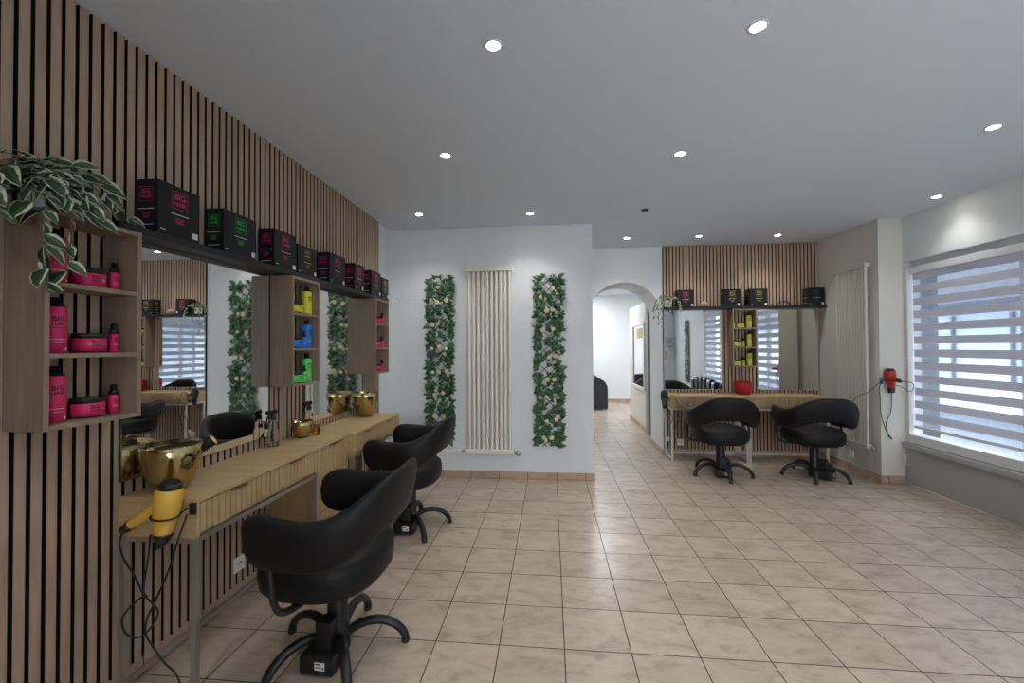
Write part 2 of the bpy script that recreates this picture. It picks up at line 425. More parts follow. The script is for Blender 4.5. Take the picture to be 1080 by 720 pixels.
for i, (x, y) in enumerate(lights):
    lab = 'small round recessed ceiling spotlight, ' + where[i]
    if proto is None: proto = downlight(); proto.location = (x,y,CZ-.0005); t = tags(proto, label=lab, cat='ceiling light', group='recessed ceiling spotlights')
    else: t = dup(proto, (x,y,CZ-.0005), label=lab, cat='ceiling light', group='recessed ceiling spotlights')
    l = bpy.data.lights.new('spot_beam', 'SPOT'); l.energy = 9 if x > 3 else 20; l.color = (1,.975,.935); l.spot_size = R(118); l.spot_blend = 1; l.shadow_soft_size = .035
    lo = bpy.data.objects.new('spot_beam', l); C.objects.link(lo); lo.location = (x,y,CZ-.02)
b = bm_(); lathe(b, [(.02,-.012),(.03,-.008),(.032,0)], n=20); o = mk('ceiling_sensor', b, 'black_plastic', smooth=True); o.location = (.885,3.93,CZ-.0005); tags(o, 'tiny dark round sensor on the ceiling in mid room', 'sensor')

# unseen panels and area lamps added to brighten the room beyond the arch
for i, (x, y) in enumerate(((.9,8.0),(2.9,8.6),(.6,9.6))):
    l = bpy.data.lights.new('hall_fill', 'AREA'); l.energy = 26; l.size = .6; l.color = (.94,.97,1)
    lo = bpy.data.objects.new('hall_fill', l); C.objects.link(lo); lo.location = (x,y,CZ-.04)
    b = bm_(); box(b, -.31,-.31,-.02,.31,.31,0); o = mk('added_panel_light', b, 'lamp_ring'); o.location = (x,y,CZ-.0005)
    tags(o, 'square white fill panel added to the back room ceiling, '+('nearest the arch','out of line to the right','by the end wall')[i], 'ceiling light', 'added back room fill panels')

# ------------------------------------------------------------------ mirrors
def mirror_left(y0, y1, label):
    t = empty('wall_mirror', (XS+.001, (y0+y1)/2, .845), label=label, cat='mirror')
    h = (y1-y0)/2
    b = bm_(); box(b, 0, -h, 0, .008, h, .992); mk('backboard', b, 'mirror_edge', t)
    b = bm_(); box(b, .0082, -h+.002, .002, .011, h-.002, .990); mk('mirror_glass', b, 'mirror', t)
mirror_left(1.50, 2.365, 'large frameless wall mirror between the foreground box shelf and the middle box shelf')
mirror_left(2.745, 3.605, 'large frameless wall mirror between the middle and rearmost box shelves')
def mirror_far(x0, x1, label):
    t = empty('wall_mirror', ((x0+x1)/2, YS-.001, .835), label=label, cat='mirror')
    h = (x1-x0)/2
    b = bm_(); box(b, -h, -.014, 0, h, 0, 1.0); mk('backboard', b, 'frame_white', t)
    b = bm_(); box(b, -h+.003, -.0165, .003, h-.003, -.0142, .997); mk('mirror_glass', b, 'mirror', t)
mirror_far(1.437, 2.135, 'far frameless mirror next to the arch, under the trailing plant')
mirror_far(2.565, 3.268, 'far frameless mirror beside the window-side radiator')

# ------------------------------------------------------------------ black ledges above the mirrors
b = bm_(); box(b, XS+.001, 1.40, 1.838, XS+.112, 4.0, 1.868, .002); o = mk('wall_shelf', b, 'black_shelf'); tags(o, 'long black wall shelf above the left mirrors carrying black boxes', 'shelf')
b = bm_(); box(b, 1.40, YS-.15, 1.838, XP-.002, YS-.001, 1.866, .002); o = mk('wall_shelf', b, 'black_shelf'); tags(o, 'black wall shelf above the far mirrors with plant and boxes', 'shelf')

# ------------------------------------------------------------------ three-compartment box shelves
def box_shelf(label, loc, rz, w=.30, h=.69, d=.147):
    """local: opens toward -y, back at y=0, x across"""
    t = empty('box_shelf', loc, rz, label=label, cat='shelf unit', group='three-compartment oak box shelves')
    th = .016
    for s in (-1, 1):
        b = bm_(); box(b, s*w/2, -d, 0, s*(w/2-th), 0, h, .001); mk('side_panel', b, 'grey_oak', t)
    for k in range(4):
        z = (h-th)*k/3
        b = bm_(); box(b, -w/2+th+.0002, -d+(.001 if k in(0,3) else .004), z, w/2-th-.0002, 0, z+th, .001); mk('shelf_board', b, 'grey_oak', t)
    return t
UZ = 1.142
NU = (XS+.001, 1.300); MU = (XS+.001, 2.545); FU = (XS+.001, 3.76)
box_shelf('foreground oak box shelf with pink hair products and a plant on top', (NU[0], NU[1], UZ-.02), PI/2, w=.31, h=.71)
box_shelf('middle oak box shelf with yellow, blue and green products', (MU[0], MU[1], UZ), PI/2)
box_shelf('rearmost oak box shelf on the left wall, pink products inside', (FU[0], FU[1], UZ), PI/2)
SU = (2.36, YS-.001)
box_shelf('far oak box shelf with yellow products between the two far mirrors', (SU[0], SU[1], UZ-.02), 0, w=.285, h=.71)

# ------------------------------------------------------------------ hair products
INKS = {}
def curved(r, cy=0):
    return lambda x, z: V(r*math.sin(x/r), -r*math.cos(x/r), z)
def product(kind, m, far=False):
    """front of the label faces local -y"""
    t = empty({'bottle':'shampoo_bottle','jar':'hair_mask_jar','serum':'serum_bottle'}[kind])
    if kind == 'bottle':
        r = .031
        b = bm_(); lathe(b, [(r-.003,0),(r,.003),(r,.15),(r-.004,.155)], n=28); mk('body', b, m, t)
        b = bm_(); lathe(b, [(r-.002,.155),(r-.002,.158),(.016,.16),(.016,.185),(.014,.187)], n=20); mk('lid', b, 'black_plastic', t)
        z1, s = .105, .021
    elif kind == 'jar':
        r = .046
        b = bm_(); lathe(b, [(r-.004,0),(r-.003,.005)], n=30); mk('foot', b, 'black_plastic', t)
        b = bm_(); lathe(b, [(r-.003,.005),(r,.007),(r,.05),(r-.002,.051)], n=30); mk('body', b, m, t)
        b = bm_(); lathe(b, [(r-.001,.0515),(r+.001,.053),(r+.001,.067),(r-.001,.069)], n=30); mk('lid', b, 'black_plastic', t)
        z1, s = .031, .016
    else:
        r = .0165
        b = bm_(); lathe(b, [(r-.002,0),(r,.002),(r,.068),(r-.002,.07)], n=20); mk('body', b, m, t)
        b = bm_(); lathe(b, [(r-.001,.07),(r-.002,.085),(.010,.088),(.0095,.108),(.006,.11)], n=16)
        box(b, -.004, -.018, .102, .004, 0, .108); mk('pump', b, 'black_plastic', t)
        z1, s = .046, .009
    if not far:
        rr = r + .0004; fn = curved(rr)
        b = bm_(); put_text(b, 'BIG', s, 0, z1+s*.42, fn); put_text(b, 'HAIR', s*.74, 0, z1-s*.38, fn)
        if kind == 'bottle':
            put_rect(b, -.02, .0445, .02, .0462, fn, 1, 8); put_rect(b, -.012, .034, .012, .0352, fn, 1, 4); put_rect(b, -.014, .029, .014, .030, fn, 0, 4); put_rect(b, .018, .009, .027, .018, fn, 1, 2)
            put_rect(b, -s*1.05, z1-s*1.05, s*1.05, z1-s*.98, fn, 0, 6)
        elif kind == 'jar':
            put_rect(b, .02, .028, .036, .0295, fn, 1, 4); put_rect(b, .02, .023, .034, .024, fn, 0, 4)
        else:
            put_rect(b, -.008, .028, .008, .0292, fn, 1, 3); put_rect(b, -.006, .02, .006, .021, fn, 0, 3)
        mk('label_print', b, ['ink_dark','ink_white'], t)
    return t
PR = {}
KN = {'bottle':'bottle','jar':'jar','serum':'pump bottle'}
def put(kind, m, loc, rz, label, group, far=False):
    k = (kind, m, far)
    if k not in PR:
        t = product(kind, m, far); PR[k] = t; t.location = loc; t.rotation_euler = (0,0,rz); tags(t, label, KN[kind], group)
    else: t = dup(PR[k], loc, rz, label=label, cat=KN[kind], group=group)
    return t
th = .016
def level(k, h=.69): return UZ + (h-th)*k/3 + th + .0006
row = {2:'top', 1:'middle', 0:'bottom'}
kd = {'bottle':'tall bottle with a black cap','jar':'wide jar with a black lid','serum':'slim bottle with a black pump'}
# foreground unit (front faces +x)
for k in (2,1,0):
    j = {2:.0,1:.004,0:.0}[k]
    for kind, dy, dx in (('bottle',-.068,.066),('jar',.034+j,.068),('serum',.118,.072)):
        put(kind, 'pink', (XS+dx, NU[1]+dy, level(k,.71)-.02), PI/2 - .25, 'pink %s, %s compartment of the foreground box shelf' % (kd[kind], row[k]), 'pink products in the foreground shelf')
for k, m, cn in ((2,'product_yellow','yellow'),(1,'product_blue','blue'),(0,'product_green','green')):
    items = [('jar',-.040,.092,.9),('serum',.030,.108,1),('bottle',.096,.085,1)]
    if k == 2: items = [items[0], items[2]]
    for kind, dy, dx, _ in items:
        put(kind, m, (XS+dx, MU[1]+dy, level(k)), PI/2 - .2, '%s %s in the middle box shelf' % (cn, kd[kind]), '%s products in the middle shelf' % cn)
for k in (2,1,0):
    for kind, dy, dx in (('bottle',-.066,.08),('jar',.026,.085),('serum',.098,.10)):
        if k == 2 and kind == 'bottle': continue
        put(kind, 'pink', (XS+dx, FU[1]+dy, level(k)), PI/2 - .2, 'pink %s, %s compartment of rearmost left shelf' % (kd[kind], row[k]), 'pink products in the rearmost left shelf')
for k in (2,1,0):
    z = UZ-.02 + (.71-th)*k/3 + th + .0006
    if k == 2: items = (('serum',-.108),('jar',-.03),('bottle',.073))
    else: items = (('jar',-.072),('serum',.004),('bottle',.073))
    for kind, dx in items:
        put(kind, 'product_gold', (SU[0]+dx, SU[1]-.085, z), 0, 'pale yellow %s, %s compartment of far box shelf' % (kd[kind], row[k]), 'pale yellow products in the far shelf')

# ------------------------------------------------------------------ black product boxes
def carton(w, h, d, ink, loc, rz, label, group, side=True):
    """local front faces -y, width along x"""
    t = empty('product_carton', loc, rz, label=label, cat='box', group=group)
    b = bm_(); box(b, -w/2, -d, 0, w/2, 0, h, .0015)
    # lid tuck seam
    box(b, -w/2-.0003, -d-.0003, h-.003, w/2+.0003, .0, h-.0024)
    mk('carton_body', b, 'black_card', t)
    for nm, fn, cx, sc in (('front_print', lambda x, z: V(x, -d-.0009, z), 0, 1.0), ('side_print', lambda x, z: V(-w/2-.0009, -d/2 - x, z), 0, .8)):
        b = bm_(); s = h*.16*sc; zc = h*.72
        put_text(b, 'BIG', s, cx, zc+s*.42, fn, 0); put_text(b, 'HAIR', s*.74, cx, zc-s*.42, fn, 0)
        q = s*1.08
        for (a, c, e, f) in ((-q,zc+q*.95,q,zc+q), (-q,zc-q,q,zc-q*.95), (-q,zc-q,-q*.95,zc+q), (q*.95,zc-q,q,zc+q)): put_rect(b, a, c, e, f, fn, 0)
        x = -h*.2*sc
        while x < h*.2*sc: put_rect(b, x, h*.435, min(x+h*.03, h*.2*sc), h*.452, fn, 1); x += h*.036
        for zz, ww in ((.35,.115),(.32,.09),(.29,.1),(.265,.07)): put_rect(b, -h*ww*sc, h*zz, h*ww*sc, h*(zz+.012), fn, 0)
        if sc == 1:
            c_ = bm_(); put_rect(c_, w/2-h*.17, h*.05, w/2-h*.05, h*.17, fn); mk('white_sticker', c_, 'ink_white', t); c_ = bm_(); put_rect(c_, -w/2+h*.05, h*.08, -w/2+h*.16, h*.095, fn); mk('small_print', c_, 'ink_white', t)
        else: put_rect(b, -d*.3, h*.14, d*.3, h*.152, fn, 1)
        mk(nm, b, [ink, 'ink_white'], t)
    return t
ZT = 1.8685
cl = [(1.555,1.76,.222,'ink_pink'),(1.90,2.13,.215,'ink_green'),(2.28,2.49,.225,'ink_pink'),(2.505,2.72,.19,'ink_yellow'),
      (2.89,3.12,.222,'ink_pink'),(3.28,3.45,.222,'ink_pink'),(3.60,3.81,.222,'ink_pink'),(3.835,3.995,.195,'ink_yellow')]
cw = ['black carton with pink lettering nearest the viewer on the left shelf','black carton with green lettering, second on the left shelf','black carton with pink lettering, third on the left shelf, beside the green one',
      'narrow black carton with yellow lettering above the middle box shelf','black carton with pink lettering just past the yellow-lettered one','black carton with pink lettering, sixth along the left shelf','black carton with pink lettering, second from the far end of the left shelf','low black carton with yellow lettering at the far end of the left shelf']
for (a, c, h, ink), lab in zip(cl, cw):
    carton(c-a, h, .105, ink, (XS+.004, (a+c)/2, ZT), PI/2, lab, 'black cartons on the left shelf')
ZF = 1.8665
for a, c, ink, lab in ((1.575,1.771,'ink_pink','black carton with pink lettering behind the white pot on the far shelf'),(2.125,2.32,'ink_yellow','black carton with yellow lettering on the far shelf, nearer the arch'),(2.43,2.635,'ink_yellow','black carton with yellow lettering above the right side of the far box shelf'),(3.10,3.285,'ink_teal','black carton with dull teal lettering at the window end of the far shelf')):
    carton(c-a, .212, .12, ink, ((a+c)/2, YS-.012, ZF), 0, lab, 'black cartons on the far shelf')
# little ornaments on the far shelf
t = empty('candle_holder', (1.905, YS-.07, ZF), label='small pinkish wood candle holder on the far shelf', cat='candle holder')
b = bm_(); lathe(b, [(.045,0),(.05,.01),(.05,.045),(.044,.05),(.04,.05),(.038,.03)], n=24); mk('cup', b, 'terracotta', t, True)
b = bm_(); lathe(b, [(.03,.0305),(.03,.062),(.004,.066),(.002,.075)], n=20); mk('candle', b, 'white_ceramic', t)
t = empty('wire_ornament', (2.845, YS-.07, ZF), label='thin black wire ornament lying on the far shelf', cat='ornament')
b = bm_()
for k in range(3):
    tube(b, [(-.08+.03*k, 0, .0035), (-.05+.03*k, .01, .045), (.0+.02*k, 0, .065-.01*k), (.05+.01*k, -.01, .04), (.07, 0, .0035)], .003, 6)
mk('wire', b, 'black_plastic', t)

# ------------------------------------------------------------------ styling desks
def fluted(bm, x0, x1, z0, z1, y, n):
    """fluted front facing -y: flat board with raised reeds"""
    box(bm, x0, y+.003, z0, x1, y+.014, z1)
    p = (x1-x0)/n
    for i in range(n): box(bm, x0+i*p+.003, y-.006, z0+.0015, x0+(i+1)*p-.003, y+.0029, z1-.0015)
def pull(par, x, z, y, w=.09):
    b = bm_(); box(b, x-w/2, y-.016, z-.004, x+w/2, y, z+.004, .001); mk('handle', b, 'handle_bronze', par)
def desk(name, label, loc, rz, w, d, top_m, leg_m, group, legs=((-1,-1),(1,-1),(-1,1),(1,1)), z=.79, fh=.155):
    """front faces local -y, back at y=0"""
    t = empty(name, loc, rz, label=label, cat='desk', group=group)
    b = bm_(); box(b, -w/2, -d, z-.018, w/2, 0, z, .001); mk('desk_top', b, top_m, t)
    zb = z-fh
    b = bm_()
    for s in (-1,1): box(b, s*w/2, -d, zb, s*(w/2-.016), 0, z-.0185)
    box(b, -w/2+.016, -.012, zb, w/2-.016, 0, z-.0185)
    box(b, -w/2+.016, -d+.022, zb, w/2-.016, -.012, zb+.012); box(b, -.008, -d+.022, zb, .008, -.012, z-.0185)
    mk('case', b, top_m, t)
    for s in (-1,1):
        x0, x1 = (-w/2+.018, -.002) if s < 0 else (.002, w/2-.018)
        b = bm_(); fluted(b, x0, x1, zb+.014, z-.021, -d+.007, int((x1-x0)/.031)); dr = mk('drawer', b, 'table_oak_up', t)
        pull(dr, (x0+x1)/2, z-.024, -d+.004)
    q = .022
    for sx, sy in legs:
        xx = sx*(w/2-.001); yy = -d+.004 if sy < 0 else -.004
        b = bm_(); box(b, xx, yy, 0.0005, xx-sx*q, yy-(q if sy > 0 else -q), zb-.0005, .001); mk('leg', b, leg_m, t)
    b = bm_()
    box(b, -w/2+.024, -d+.006, zb-.022, w/2-.024, -d+.024, zb-.001)
    mk('frame_rail', b, leg_m, t)
    for s in (-1,1):
        b = bm_(); box(b, s*(w/2-.004), -d+.028, zb-.022, s*(w/2-.020), -.028, zb-.001); mk('frame_rail', b, leg_m, t)
        b = bm_(); box(b, s*(w/2-.004), -d+.028, .028, s*(w/2-.020), -.028, .046); mk('floor_rail', b, leg_m, t)
    b = bm_(); box(b, -w/2+.024, -.020, .028, w/2-.024, -.006, .046); mk('floor_rail', b, leg_m, t)
    return t
g = 'fluted oak styling desks'
DB = XS + .002
desk('styling_desk', 'foreground fluted oak styling desk with the yellow hair dryer at its end', (DB, 1.93, 0), PI/2, .86, .338, 'table_oak', 'steel_satin', g)
desk('styling_desk', 'fluted oak styling desk holding the tall gold pot, below the second left mirror', (DB, 3.175, 0), PI/2, .86, .366, 'table_oak', 'steel_satin', g)
desk('styling_desk', 'far oak styling desk beside the arch, behind the first far chair', (1.87, YS-.002, 0), 0, .88, .318, 'table_oak_far', 'steel_white', g, fh=.15)
desk('styling_desk', 'far oak styling desk beside the window pier, behind the second far chair', (2.757, YS-.002, 0), 0, .88, .318, 'table_oak_far', 'steel_white', g, fh=.15)
# fluted cabinet between the two left desks
t = empty('drawer_cabinet', (DB, 2.5525, 0), PI/2, label='narrow fluted oak cabinet between the two left styling desks', cat='cabinet')
w, d, z = .374, .322, .79
b = bm_(); box(b, -w/2, -d-.012, z-.018, w/2, 0, z, .001); mk('cabinet_top', b, 'table_oak', t)
b = bm_()
for s in (-1,1): box(b, s*w/2, -d, .04, s*(w/2-.016), 0, z-.0185)
box(b, -w/2+.016, -.012, .04, w/2-.016, 0, z-.0185); box(b, -w/2+.016, -d+.02, .04, w/2-.016, -.012, .056)
box(b, -w/2+.02, -d+.03, .0005, w/2-.02, -.02, .0395)
mk('carcass', b, 'table_oak_up', t)
for k, (a, c) in enumerate(((.575,.768),(.375,.571),(.175,.371),(.058,.171))):
    b = bm_(); fluted(b, -w/2+.018, w/2-.018, a, c, -d+.006, 11); dr = mk('drawer', b, 'table_oak_up', t); pull(dr, 0, c-.004, -d+.003)

# ------------------------------------------------------------------ salon chairs
def chair(loc, rz, base_rz, pump_rz, label):
    """faces local -y (back toward +y)"""
    t = empty('salon_chair', loc, rz, label=label, cat='chair', group='black hydraulic salon chairs')
    # wrap-around backrest
    b = bm_(); rings = []
    N = 40; amax = R(118)
    def planpt(th):
        s, c = math.sin(th), math.cos(th)
        x = .315*math.copysign(abs(s)**.82, s)
        y = (.30*abs(c)**.85) if c >= 0 else -.52*abs(c)**.95
        if c < 0: x *= 1 - .10*abs(c)
        return V(x, y + .0, 0)
    def sst(a): a = max(0, min(1, a)); return a*a*(3-2*a)
    for i in range(N+1):
        s = -1 + 2*i/N; th_ = s*amax; p = planpt(th_)
        tg = (planpt(th_+.02) - planpt(th_-.02)).normalized(); nrm = V(tg.y, -tg.x, 0)
        if nrm.dot(p) < 0: nrm = -nrm
        a = abs(th_)/amax
        k = sst((a-.08)/.60)                       # 0 at the back, 1 along the arms
        zt = .862*(1-k) + .722*k + .028*sst((a-.75)/.25)
        zb = .615*(1-k) + .520*k - .012*sst((a-.7)/.3)
        thick = .032 + .014*k
        e = 1.0
        if a > .86: e = math.sqrt(max(.0, 1-((a-.86)/.14)**2)); e = max(e, .12)
        zm = (zt+zb)/2; hz = (zt-zb)/2*(.35+.65*e) if a > .86 else (zt-zb)/2
        lean = .20*(1-k)+.10*k
        rr = []
        n = 18
        for j in range(n):
            q = 2*PI*j/n; cz, cn = math.sin(q), math.cos(q)
            dz = hz*math.copysign(abs(cz)**.75, cz); dn = thick*e*math.copysign(abs(cn)**.8, cn)
            dn += .012*(1-(dz/hz)**2)*(1-k)*0
            rr.append(b.verts.new(p + nrm*(dn + dz*lean) + V(0,0,zm+dz)))
        rings.append(rr)
    for r0, r1 in zip(rings, rings[1:]): bridge(b, r0, r1)
    cap(b, rings[0], True); cap(b, rings[-1])
    o = mk('backrest', b, 'black_leather', t, True); subsurf(o, 1)
    # stitched seam line on the back
    b = bm_()
    for th_ in (-.42, .42):
        p = planpt(th_); nrm = p.normalized()
        tube(b, [p + nrm*(.0305+(z-.745)*.19) + V(0,0,z) for z in (.66,.70,.74,.80)], .0016, 5)
    mk('seam', b, 'black_leather', t, True)
    # seat cushion
    b = bm_(); rs = []
    def outline(n=36, sc=1.0, dy=0):
        out = []
        for i in range(n):
            a = 2*PI*i/n; ca, sa = math.cos(a), math.sin(a)
            out.append((.265*sc*math.copysign(abs(ca)**.8, ca), -.035+dy + .262*sc*math.copysign(abs(sa)**.8, sa)))
        return out
    prof = [(.80,.355),(.93,.360),(1.0,.38),(1.02,.415),(1.02,.46),(.99,.488),(.93,.503),(.82,.512),(.55,.52),(.25,.523)]
    for sc, z in prof: rs.append([b.verts.new((x,y,z)) for x, y in outline(sc=sc)])
    for r0, r1 in zip(rs, rs[1:]): bridge(b, r0, r1)
    cap(b, rs[0], True); cap(b, rs[-1])
    o = mk('seat', b, 'black_leather', t, True)
    b = bm_(); box(b, -.16,-.19,.335,.16,.13,.3545,.008); mk('seat_plate', b, 'black_plastic', t)
    for s in (-1,1):
        b = bm_(); tube(b, [(s*.315,-.10,.55),(s*.322,-.09,.46),(s*.312,-.07,.375),(s*.26,-.05,.348),(s*.15,-.03,.344)], .016, 10, asp=.8)
        mk('arm_bracket', b, 'black_plastic', t, True)
    # column
    b = bm_(); lathe(b, [(.055,.02),(.055,.10),(.046,.12),(.044,.28),(.040,.30),(.040,.32)], n=24); mk('column', b, 'black_plastic', t, True)
    b = bm_(); lathe(b, [(.028,.3205),(.028,.3345)], n=20); mk('piston', b, 'chrome', t, True)
    # five curved feet
    for k in range(5):
        a = base_rz + 2*PI*k/5; u = V(math.cos(a), math.sin(a), 0)
        b = bm_()
        pts = [u*r + V(0,0,z) for r, z in ((.045,.085),(.09,.110),(.15,.122),(.21,.112),(.262,.082),(.292,.045),(.300,.018))]
        tube(b, pts, .018, 10, asp=1.15, rfun=lambda q: .020-.003*q, up=(0,0,1))
        lathe(b, [(.016,.0005),(.019,.004),(.019,.018)], u*.300, n=14)
        mk('foot', b, 'black_plastic', t, True)
    # hydraulic pump block with type plate
    q = Matrix.Rotation(pump_rz, 4, 'Z')
    b = bm_(); box(b, -.078,-.165,.012,.078,-.05,.092,.012); box(b, -.036,-.115,.088,.036,-.046,.20,.006)
    for vv in b.verts: vv.co = q @ vv.co
    pb = mk('pump_block', b, 'black_plastic', t)
    b = bm_(); put_rect(b, -.002, .040, .044, .073, lambda x, z: q @ V(x,-.1657,z)); o = mk('type_plate', b, 'ink_white', pb)
    b = bm_(); put_rect(b, .002, .062, .022, .068, lambda x, z: q @ V(x,-.1661,z)); put_rect(b, .002, .050, .028, .054, lambda x, z: q @ V(x,-.1661,z)); put_rect(b, .032, .046, .040, .054, lambda x, z: q @ V(x,-.1661,z)); mk('plate_print', b, 'ink_dark', pb)
    return t
chair((-.975,1.81,0), R(-91), R(17)-R(-91), R(-4)-R(-91), 'black salon chair in the foreground at the first styling desk')
chair((-1.085,3.10,0), R(-90), R(20)-R(-90), R(0)-R(-90), 'black salon chair at the second left styling desk, behind the foreground chair')
chair((1.81,4.625,0), R(180-4), R(195)-R(176), R(-8)-R(176), 'black salon chair at the far desk beside the arch')
chair((2.755,4.62,0), R(180-2), R(170)-R(178), R(38)-R(178), 'black salon chair at the far desk beside the window')

# ------------------------------------------------------------------ radiators
def radiator(label, loc, rz, w, h, n, m, deep=.05):
    """front faces local -y; origin at wall, bottom"""
    t = empty('radiator', loc, rz, label=label, cat='radiator')
    p = w/n
    for k in range(n):
        b = bm_(); x = -w/2 + p*(k+.5)
        lathe(b, [(p*.34,.02),(p*.34,h-.02)], (x,-deep,0), n=20, asp=1.1, capb=False, capt=False)
        mk('tube', b, m, t, True)
    for z in (0, h-.045):
        b = bm_(); box(b, -w/2-.014,-deep-.030,z,w/2+.014,-deep+.022,z+.045,.004); mk('header', b, m, t)
    b = bm_()
    for x in (-w*.3, w*.3):
        for z in (.15, h-.18): box(b, x-.012,-deep+.01,z,x+.012,-.0008,z+.03)
    mk('bracket', b, m, t)
    return t
t = radiator('tall cream column radiator on the white wall between the two ivy garlands', (-.638, YB, .27), 0, .475, 1.95, 10, 'radiator_paint')
b = bm_(); cyl(b, (.252,-.05,.022), (.278,-.05,.022), .010); lathe(b, [(.018,0),(.022,.01),(.020,.04),(.012,.045)], (.285,-.05,.022), (.4,-.5,-.6), n=14); box(b,.27,-.06,.008,.295,-.04,.036,.002); mk('valve', b, 'steel_satin', t)
b = bm_(); cyl(b, (-.252,-.05,.022), (-.278,-.05,.022), .011); box(b,-.30,-.062,.007,-.278,-.038,.037,.003); mk('lock_shield', b, 'steel_satin', t)
b = bm_(); tube(b, [(-.30,-.05,.022),(-.6,-.05,.024),(-.95,-.05,.026),(-1.10,-.05,.028)], .009, 8); box(b,-.345,-.066,.004,-.305,-.034,.042,.004); mk('supply_pipe', b, 'white_plastic', t)
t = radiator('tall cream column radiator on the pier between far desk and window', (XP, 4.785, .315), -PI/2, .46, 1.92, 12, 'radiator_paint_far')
b = bm_(); cyl(b, (.245,-.05,.022), (.275,-.05,.022), .010); lathe(b, [(.015,0),(.018,.01),(.016,.035)], (.275,-.05,.022), (1,-.2,-.3), n=14); cyl(b,(.262,-.05,.022),(.262,-.003,.022),.007); mk('valve', b, 'steel_satin', t)

# ------------------------------------------------------------------ leaves
def leaf(bm, uvl, base, d, nrm, L, W, fold=.25, droop=.2, tipp=.6, kind='oval', pale=None):
    d = d.normalized(); nrm = (nrm - d*nrm.dot(d))
    nrm = nrm.normalized() if nrm.length > 1e-4 else d.orthogonal().normalized()
    s = d.cross(nrm)
    if kind == 'oval': prof = [(0,.02),(.12,.55),(.32,1.0),(.55,.95),(.78,.6),(1,.02)]
    else: prof = [(0,.3),(.08,.95),(.25,1.0),(.42,.72),(.58,.6),(.76,.33),(1,.02)]
    rows = []
    for u, wv in prof:
        c = base + d*(L*u) - nrm*(droop*L*u*u)
        hw = W/2*wv
        rows.append([(c - s*hw + nrm*(fold*hw), (0,u)), (c, (.5,u)), (c + s*hw + nrm*(fold*hw), (1,u))])
    bv = [[(bm.verts.new(p), uv) for p, uv in r] for r in rows]
    for r0, r1 in zip(bv, bv[1:]):
        for i in range(2):
            q = (r0[i], r0[i+1], r1[i+1], r1[i]); f = bm.faces.new([x[0] for x in q]); f.smooth = True
            for lp, x in zip(f.loops, q): lp[uvl].uv = ((x[1][0]) if pale is None else pale*x[1][0]+(1-pale)*.5, x[1][1])
def foliage(name, build, m, parent, kind='stuff'):
    b = bmesh.new(); uvl = b.loops.layers.uv.new('UVMap'); build(b, uvl)
    me = bpy.data.meshes.new(name); b.to_mesh(me); b.free(); me.materials.append(M(m))
    o = bpy.data.objects.new(name, me); C.objects.link(o); o.parent = parent
    md = o.modifiers.new('s','SOLIDIFY'); md.thickness = .0006
    return o

